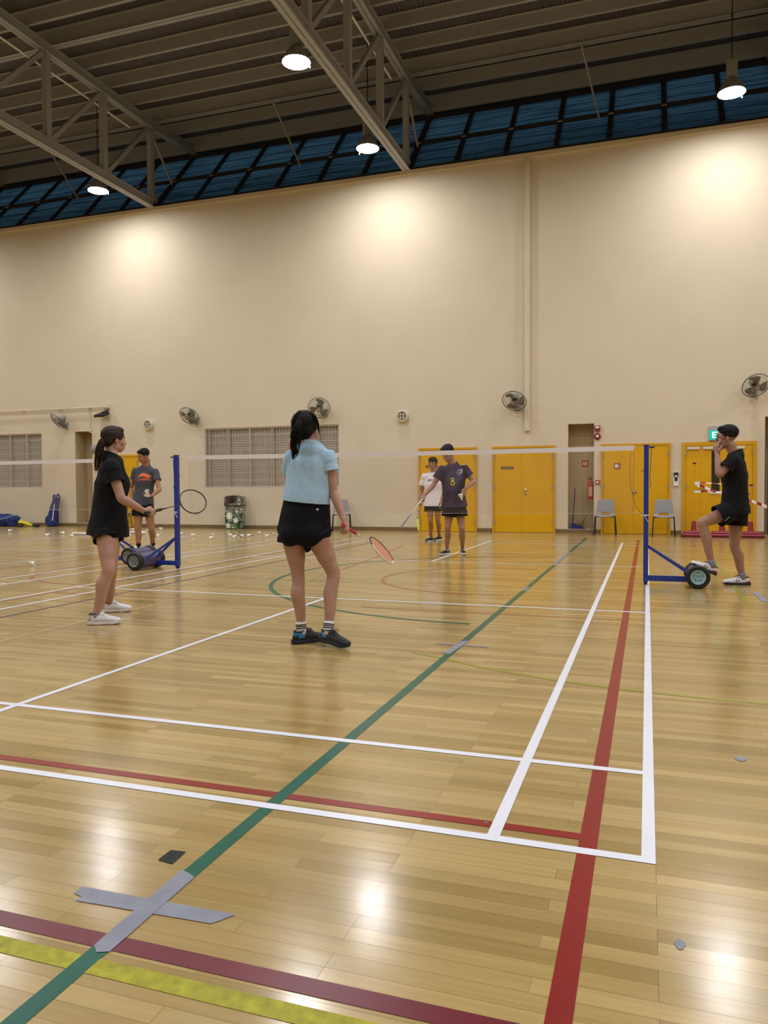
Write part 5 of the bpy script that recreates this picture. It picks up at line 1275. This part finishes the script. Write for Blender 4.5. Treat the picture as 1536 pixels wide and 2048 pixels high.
def ring_logo(): return poly_mesh([[(.0085 * math.cos(a), .0085 * math.sin(a)) for a in [i * PI / 8 for i in range(16)]]])
sho = [c for c in t.children if c.name.startswith('shorts')][0]
bpy.data.meshes.remove(me)
decal(ring_logo(), sho, pt(634, 1019, Y0 - .1) + g['inv'], RT, (0, 0, 1), mat('silver_dot_logo', 'c9d3da', .3, metal=.4), 'round_logo', sho)
hair_cap(g['hc'], g['H'], g['kh'] * 1.06, 'long', M_HAIR, t)
inv = g['inv']; Pp = lambda x, y, d: pt(x, y, Y0 + d) + inv
strands(t, None, [Pp(598, 842, -.10), Pp(597, 850, -.135), Pp(592, 868, -.15), Pp(590, 888, -.15), Pp(589, 905, -.15), Pp(585, 921, -.145)], [.016, .024, .036, .036, .024, .006], M_HAIR, n=110, seed=5)
strands(t, None, [Pp(618, 826, -.02), Pp(631, 836, -.03), Pp(637, 853, .0), Pp(638, 872, .02)], [.014, .012, .007, .003], M_HAIR, n=22, seed=8, name='loose_strands', ksz=.003)
strands(t, None, [Pp(602, 826, -.06), Pp(592, 838, -.09), Pp(588, 858, -.10), Pp(590, 880, -.1)], [.022, .025, .022, .01], M_HAIR, n=40, seed=9, name='loose_strands', ksz=.004)
M_SHOEB = mat('black_shoe_mesh', '161a20', .6, nscale=20, namp=.2); M_SHOEBLUE = mat('bright_blue_shoe_print', '2a7fc0', .5, nscale=25, namp=.4); M_SOLEN = mat('dark_navy_sole', '1f2a3c', .5)
acc = (M_SHOEBLUE, lambda l: l.z > .045 and l.y < -.005 + .3 * (l.z - .045) and l.y > -.085 and not (l.z < .06 and l.y < -.05))
for s in ('L', 'R'):
    dT = J1['toe' + s] - J1['sole' + s]
    shoe(t, J1['an' + s], J1['sole' + s], dT, .275, M_SHOEB, [M_SOLEN, M_SOLEN], M_BLACK, accent=acc, up=(0, 0, 1))
    sock(t, J1, g, s, .045, M_SOCKW, .036, [.02, .033, .045])
racket(butt, rd, -FW * .25 + RT * .72 + UPV * .62, 'badminton racket with red grip and orange strings, held by the woman in light blue', mat('racket_black', '101014', .3), mat('red_grip', 'b3203c', .6), mat('orange_string', 'f0b898', .5), sr=.0024, mshaft=mat('racket_white_shaft', 'd8d4cf', .3), frame2=(M_WHITE, [(2.1, 4.7)]))

# ---- woman in black on the left -----------------------------------------------------------
Y0 = 3.05
J = dict(ground=V((-4.25, 3.05, 0)), head=pt(229, 881, Y0 + .04), shL=pt(226, 929, Y0 + .16), shR=pt(222, 934, Y0 - .15), hipR=pt(214, 1055, Y0 - .07), hipL=pt(219, 1055, Y0 + .06),
         knR=pt(217, 1138, Y0 - .18), knL=pt(222, 1140, Y0 + .16), anR=pt(196, 1228, Y0 - .24), anL=pt(219, 1204, Y0 + .24),
         elR=pt(243, 997, Y0 - .16), wrR=pt(288, 1022, Y0 + .02), elL=pt(238, 985, Y0 + .34), wrL=pt(246, 1032, Y0 + .40))
J['soleR'] = fl(196, 1249, 0); J['toeR'] = J['soleR'] + V((.90, .44, 0)) * .15; J['soleL'] = fl(221, 1224, 0); J['toeL'] = J['soleL'] + V((.86, .50, 0)) * .15
hp = pt(301, 1024, Y0 + .05); rtip = reach(hp, 410, 997, .62, 1); rd = (rtip - hp).normalized(); butt = hp - rd * .052
hd = hp - J['wrR']
t, J1, g = person('woman in black with a brown ponytail and white shoes at left, holding out a racket', J, fem=True, k=.95, skin=M_SKIN[0], vox=.006,
    S=(.80, -.60, 0), headfw=(.50, .86, -.02), hands={'R': dict(d=hd, n=V((0, 0, -1)).cross(rd) * -1, t=V((0, 0, 1)) + rd * .3, curl=(.75, 1.0, .8), thumb=.5, tc=.5)}, legr=1.10, armr=1.10, torso_w=1.04)
ts = tshirt(t, J1, g, M_BLKCLOTH, .065, .55, .50, wid=1.02, flare=1.09, wr=.006, seed=6, dep=1.18, slr=1.12)
shorts(t, J1, g, M_BLKCLOTH, .30, .30, wid=1.0, rl=1.10, top=.17, seed=7, flare=1.05, tilt={'L': (.15, 0, 0), 'R': (.16, 0, 0)})
inv = g['inv']; Pp = lambda x, y, d: pt(x, y, Y0 + d) + inv
ovl = lambda a, b: poly_mesh([[(a * math.cos(q), b * math.sin(q)) for q in [i * PI / 8 for i in range(16)]]])
decal(ovl(.016, .048), ts, Pp(189, 956, -.1), RT - FW * .5, (0, 0, 1), mat('pale_oval_print', '8f96a4', .6), 'oval_print', ts)
hair_cap(g['hc'], g['H'], g['kh'] * 1.05, 'long', M_HAIRB, t)
strands(t, None, [Pp(208, 881, -.05), Pp(203, 886, -.08), Pp(199, 903, -.10), Pp(195, 922, -.11), Pp(191, 946, -.12)], [.018, .026, .032, .028, .008], M_HAIRB, n=100, seed=15)
M_SHOEW = mat('white_shoe_mesh', 'dcdde4', .55, nscale=30, namp=.05); M_PINK = mat('pale_pink_heel', 'cdb2ba', .55); M_SOLEW = mat('white_midsole', 'e4e2e4', .45); M_SOLEK = mat('dark_outsole', '23253a', .5)
acc = (M_PINK, lambda l: l.y < -.045 and l.z < .085 and l.z > .03)
for s in ('R', 'L'):
    shoe(t, J1['an' + s], J1['sole' + s], J1['toe' + s] - J1['sole' + s], .268, M_SHOEW, [M_SOLEK, M_SOLEW], M_WHITE, accent=acc, collar=mat('dark_collar', '3c3f4f', .8))
    sock(t, J1, g, s, .004, M_SOCKG, .036)
racket(butt, rd, -FW + V((.1, 0, .15)), 'dark-framed badminton racket held out level by the woman in black', mat('racket_dark', '2c2230', .3), mat('dark_grip', '1f1a22', .6), mat('pale_string', 'cdbfa8', .5), sr=.0005)

# ---- man in grey shirt behind the left post ------------------------------------------------
Y0 = 9.1
J = dict(ground=V((-8.42, 9.1, 0)), head=pt(287.5, 913, Y0 - .04), shR=pt(272, 941, Y0 - .02), shL=pt(310, 944, Y0 + .05), hipR=pt(277.5, 1008, Y0), hipL=pt(295, 1008, Y0 + .02),
         knR=pt(275.5, 1058, Y0 - .05), knL=pt(303, 1058, Y0 + .05), anR=pt(277, 1094, Y0 - .02), anL=pt(305.5, 1091, Y0 + .25),
         elR=pt(262, 976, Y0 - .02), wrR=pt(265, 1008, Y0 - .10), elL=pt(319, 979, Y0 - .02), wrL=pt(304, 992, Y0 - .18))
J['soleR'] = fl(276, 1103, 0); J['toeR'] = J['soleR'] + V((-.70, -.72, 0)) * .15; J['soleL'] = fl(305, 1099, 0); J['toeL'] = J['soleL'] + V((-.15, -1, 0)) * .15
t, J1, g = person('man in charcoal t-shirt with an orange logo, looking down at his hand', J, k=1.0, hs=1.12, skin=M_SKIN[1], vox=.007,
    S=(-.90, -.44, 0), headfw=(-.55, -.82, -.42), hands={'L': dict(d=(-.93, -.25, -.02), n=(0, 0, 1), t=(.25, -.9, .3), curl=(.35, .4, .3), thumb=.8, tc=.3)}, legr=1.04)
ts = tshirt(t, J1, g, M_GREYSHIRT, .015, .50, .50, wid=1.02, wr=.006, seed=9, slr=1.0)
shorts(t, J1, g, M_BLKCLOTH, .48, .48, wid=1.0, seed=10, rl=1.05)
inv = g['inv']; Pp = lambda x, y, d: pt(x, y, Y0 + d) + inv
hair_cap(g['hc'], g['H'], g['kh'] * 1.03, 'short', M_HAIR, t)
M_ORG = mat('orange_print', 'e8702a', .5)
sw = [[(-.105, -.005), (-.06, .045), (-.02, .062), (.02, .055), (.06, .035), (.115, .012), (.125, .0), (.07, -.022), (.03, -.012), (-.01, .004), (-.045, .004), (-.075, -.012)], [(-.105, -.005), (-.085, -.03), (-.10, .02)][::1]]
ctr = Pp(288, 953, -.1)
decal(poly_mesh(sw[:1]), ts, ctr, -g['S'], g['up'], M_ORG, 'swoosh_logo', ts)
decal(text_mesh('LI-NING', .062, 0, (1.0, 1), .0012), ts, ctr - V((0, 0, .052)), -g['S'], g['up'], M_ORG, 'logo_lettering', ts)
for s in ('R', 'L'):
    shoe(t, J1['an' + s], J1['sole' + s], J1['toe' + s] - J1['sole' + s], .285, M_SHOEW, [M_SOLEW, M_SOLEW], M_WHITE); sock(t, J1, g, s, .11, M_SOCKB, .040)
o = copy_tree(shut); o.location = pt(289, 992, Y0 - .24) + V((0, 0, .0)); o.rotation_euler = (1.3, 0.5, 1.2); o.scale = (1.1,) * 3; tag(o, 'shuttlecock lying in the open hand of the man in the charcoal shirt', 'shuttlecock', 'shuttlecocks in hands')
o = copy_tree(shut); o.location = pt(297, 986, Y0 - .20) + V((0, 0, .0)); o.rotation_euler = (1.1, -.6, .6); o.scale = (1.1,) * 3; tag(o, 'second shuttlecock against the wrist of the man in the charcoal shirt', 'shuttlecock', 'shuttlecocks in hands')

# ---- man in purple jersey ------------------------------------------------------------------
Y0 = 9.2
J = dict(ground=V((-2.83, 9.2, 0)), head=pt(895.5, 908, Y0 - .10), shR=pt(884, 940, Y0 - .03), shL=pt(928, 939, Y0 + .03), hipR=pt(899.5, 1010, Y0), hipL=pt(918, 1010, Y0 + .02),
         knR=pt(895.5, 1056, Y0 - .02), knL=pt(924, 1058, Y0), anR=pt(893, 1098, Y0 + .0), anL=pt(926, 1104, Y0 + .0),
         elR=pt(866, 971, Y0 - .10), wrR=pt(849.5, 990, Y0 - .28), elL=pt(948, 963, Y0 + .05), wrL=pt(931, 977, Y0 - .14))
J['soleR'] = fl(893, 1110, 0); J['toeR'] = J['soleR'] + V((-.30, -.95, 0)) * .15; J['soleL'] = fl(925, 1109, 0); J['toeL'] = J['soleL'] + V((.35, -.93, 0)) * .15
hp = pt(844, 999, Y0 - .34); rtip = reach(hp, 801, 1055, .60, -1); rd = (rtip - hp).normalized(); butt = hp - rd * .075; hd = hp - J['wrR']
t, J1, g = person('man in dark purple jersey with a yellow 8, head bowed behind the net', J, k=1.0, hs=1.08, skin=M_SKIN[2], vox=.007,
    S=(-.99, .12, 0), headfw=(-.25, -.80, -.55), hands={'R': dict(d=hd, n=V((0, 0, -1)), t=rd, curl=(.9, 1.1, .8), thumb=.6, tc=.5), 'L': dict(d=(-.35, -.1, -.9), n=(-.2, .9, -.1), t=(-.9, -.1, .3), curl=(.4, .6, .5), thumb=.7, tc=.5)}, legr=.90)
ts = tshirt(t, J1, g, M_JERSEY, .03, .55, .55, wid=1.12, wr=.007, seed=11, slr=1.12, name='football_jersey')
shorts(t, J1, g, M_BLKCLOTH, .48, .50, wid=1.0, seed=12, rl=1.06)
hair_cap(g['hc'], g['H'], g['kh'] * 1.04, 'fringe', M_HAIR, t)
inv = g['inv']; Pp = lambda x, y, d: pt(x, y, Y0 + d) + inv
def annulus(cx, cy, ro, ri, sy=1.0, n=20):
    return [[(cx + r * math.cos(a), cy + sy * r * math.sin(a)) for r, a in ((ri, p), (ro, p), (ro, q), (ri, q))] for p, q in [(2 * PI * i / n, 2 * PI * (i + 1) / n) for i in range(n)]]
decal(poly_mesh(annulus(.0, .024, .026, .014, 1.05) + annulus(0, -.032, .034, .020, 1.0)), ts, Pp(907, 962, -.1), -g['S'], g['up'], mat('yellow_number', 'e8d42a', .5), 'jersey_number', ts)
decal(poly_mesh([[(-.03, .045), (-.005, .03), (.03, .05), (.038, -.02), (.01, -.05), (-.03, -.03)]]), ts, Pp(919, 943, -.1), -g['S'], g['up'], mat('crest_grey', '8d8a92', .5), 'crest', ts)
decal(poly_mesh([[(-.010, .03), (.010, .01), (.008, -.03), (-.006, -.02)]]), ts, Pp(918, 943, -.1), -g['S'], g['up'], M_BLKCLOTH, 'crest_mark', ts, .006)
for q in (-1, 1):
    bm = BM()
    for i in range(3):
        a = g['sm'] + g['S'] * q * .085 + g['up'] * .060 + g['fwd'] * (.02 - i * .025); b = J1['shR' if q > 0 else 'shL'] + g['up'] * .074 + g['S'] * q * .03 + g['fwd'] * (.015 - i * .025)
        bar(bm, a, b, .009, .004)
    obj('shoulder_stripe', bm, M_WHITE, ts)
accs = (M_WHITE, lambda l: l.z < .040)
for s in ('R', 'L'):
    shoe(t, J1['an' + s], J1['sole' + s], J1['toe' + s] - J1['sole' + s], .285, M_BLACK, [M_SOLEW, M_SOLEW], M_WHITE, accent=accs); sock(t, J1, g, s, .05, M_SOCKW, .040)
racket(butt, rd, RT * .79 - UPV * .62 - FW * .12, 'badminton racket with a pale shaft, held by the man in the purple jersey', mat('racket_lilac', 'a9a2c4', .3), M_WHITE, mat('lilac_string', 'a79fc9', .5), sr=.0015, mshaft=M_WHITE)
o = copy_tree(shut); o.location = pt(924, 1000, Y0 - .24); o.rotation_euler = (.25, -.2, 0); o.scale = (1.1,) * 3; tag(o, 'white shuttlecock hanging from the hand of the man in the purple jersey', 'shuttlecock', 'shuttlecocks in hands')

# ---- man in white shirt at the back --------------------------------------------------------
Y0 = 12.45
J = dict(ground=V((-3.98, 12.45, 0)), head=pt(865.5, 927.5, Y0 - .03), shR=pt(850, 953, Y0 - .02), shL=pt(883, 954, Y0 + .02), hipR=pt(859, 1009, Y0), hipL=pt(875, 1009, Y0),
         knR=pt(861, 1041, Y0 - .04), knL=pt(876, 1040, Y0 + .02), anR=pt(860, 1075, Y0 + .02), anL=pt(877, 1074, Y0 + .30),
         elR=pt(842.5, 984, Y0 + .02), wrR=pt(838, 1004, Y0 - .08), elL=pt(887, 984, Y0 + .03), wrL=pt(881, 1003, Y0 - .06))
J['soleR'] = fl(861, 1083, 0); J['toeR'] = J['soleR'] + V((-.25, -.97, 0)) * .15; J['soleL'] = fl(878, 1081, 0); J['toeL'] = J['soleL'] + V((-.35, -.93, 0)) * .15
hp = pt(838, 1012, Y0 - .14); rtip = reach(hp, 836, 1060, .60, -1); rd = (rtip - hp).normalized(); butt = hp - rd * .075
t, J1, g = person('man in a white t-shirt and glasses standing farthest back before the yellow door', J, k=.97, hs=1.06, skin=M_SKIN[1], vox=.007,
    S=(-.98, -.05, 0), headfw=(-.05, -1, -.05), hands={'R': dict(d=hp - J['wrR'], n=V((.9, 0, 0)), t=rd + V((0, -1, 0)), curl=(.9, 1.1, .8), thumb=.6, tc=.5)}, legr=.92)
ts = tshirt(t, J1, g, M_WSHIRT, .03, .56, .56, wid=1.16, flare=1.03, wr=.007, seed=13, slr=1.15)
shorts(t, J1, g, M_BLKCLOTH, .40, .40, wid=1.05, seed=14, rl=1.1)
hair_cap(g['hc'], g['H'], g['kh'] * 1.03, 'fringe', M_HAIR, t); glasses(t, g)
inv = g['inv']; Pp = lambda x, y, d: pt(x, y, Y0 + d) + inv
decal(text_mesh('AIR F', .062, 0, (.95, 1), .001), ts, Pp(861.5, 960.5, -.1), -g['S'], g['up'], M_BLKCLOTH, 'shirt_lettering', ts)
for s in ('R', 'L'):
    shoe(t, J1['an' + s], J1['sole' + s], J1['toe' + s] - J1['sole' + s], .285, M_BLACK, [M_SOLEK, M_SOLEW], M_WHITE); sock(t, J1, g, s, .02, M_SOCKG, .038)
racket(butt, rd, RT * .95 - FW * .33, 'badminton racket with yellow-green strings hanging from the hand of the man in white', mat('racket_black2', '141518', .3), mat('orange_grip', 'c98a2a', .6), mat('lime_string', 'd9e26a', .5), sr=.0024, frame2=(mat('lime_frame', 'cfd86a', .4), [(1.2, 3.4)]))

# ---- man in black on the right, foot on the wheel ------------------------------------------
Y0 = 6.88
J = dict(ground=V((.86, 6.85, 0)), head=pt(1453, 876, Y0 - .02), shL=pt(1467, 921, Y0 - .19), shR=pt(1474, 922, Y0 + .17), hipL=pt(1466, 1020, Y0 - .11), hipR=pt(1474, 1022, Y0 + .08),
         knL=pt(1404, 1046, Y0 - .20), knR=pt(1469, 1090, Y0 + .08), anL=pt(1425, 1122, Y0 - .22), anR=pt(1482, 1152, Y0 + .06),
         elL=pt(1439, 949, Y0 - .26), wrL=pt(1434, 908, Y0 - .18), elR=pt(1478, 968, Y0 + .24), wrR=pt(1467, 1008, Y0 + .22))
J['soleR'] = fl(1483, 1170, 0); J['toeR'] = J['soleR'] + V((-1, -.10, 0)) * .15
a = pt(1379, 1128, Y0 - .25); b = pt(1432, 1151, Y0 - .22); fd = (a - b).normalized()
J['soleL'] = b + fd * .095 + V((0, 0, -.004)); J['toeL'] = J['soleL'] + fd * .15
upL = (V((0, 0, 1)) - fd * fd.z).normalized()
J['upL'] = upL
t = None
t, J1, g = person('man in black at right, one foot on the post wheel, hand at his mouth', J, k=1.0, hs=1.13, skin=M_SKIN[2], vox=.006,
    S=(.10, .995, 0), headfw=(-1, .06, -.10), headup=(-.05, 0, 1), hands={'L': dict(d=(-.18, .10, 1), n=(.75, .6, .1), t=(.55, -.75, .1), curl=(.45, .75, .5), thumb=.4, tc=.3)}, legr=.98)
ts = tshirt(t, J1, g, M_BLKCLOTH, .03, .62, .62, wid=.98, dep=1.10, wr=.006, seed=16, slr=1.12, flare=1.02)
so = shorts(t, J1, g, M_BLKCLOTH, .50, .42, wid=1.0, seed=17, rl=1.12, flare=1.1)
hair_cap(g['hc'], g['H'], g['kh'] * 1.04, 'short', M_HAIR, t); glasses(t, g)
inv = g['inv']; Pp = lambda x, y, d: pt(x, y, Y0 + d) + inv
decal(poly_mesh([[(-.022, -.022), (-.018, -.025), (.024, .016), (.021, .022)]]), so, Pp(1449, 1037, -.2), RT, (0, 0, 1), mat('pale_blue_tab', 'a9d6e2', .5), 'reflective_tab', so, .005)
M_ACC = mat('orange_red_heel', 'a8382a', .5)
acc = (M_ACC, lambda l: l.y < -.03 and l.z < .045 + max(0, -l.y - .06) * .8)
for s in ('R', 'L'):
    dT = J1['toe' + s] - J1['sole' + s]; sh_ = shoe(t, J1['an' + s], J1['sole' + s], dT, .295, M_SHOEW, [M_SOLEK, M_SOLEK], M_BLACK, accent=acc, up=(upL if s == 'L' else (0, 0, 1)))
    f = dT.normalized(); u = upL if s == 'L' else V((0, 0, 1)); u = (u - f * u.dot(f)).normalized()
    lg = lambda cx: [[(cx - .010, .012), (cx - .005, .012), (cx + .002, .0), (cx - .004, -.002)], [(cx + .010, .012), (cx + .004, .010), (cx - .010, -.014), (cx - .003, -.014)]]
    decal(poly_mesh(lg(-.012) + lg(.014)), sh_, J1['sole' + s] + f * .045 + u * .050, -f, u, M_BLACK, 'shoe_logo', sh_, .004)
    sock(t, J1, g, s, .035, M_SOCKG, .041)
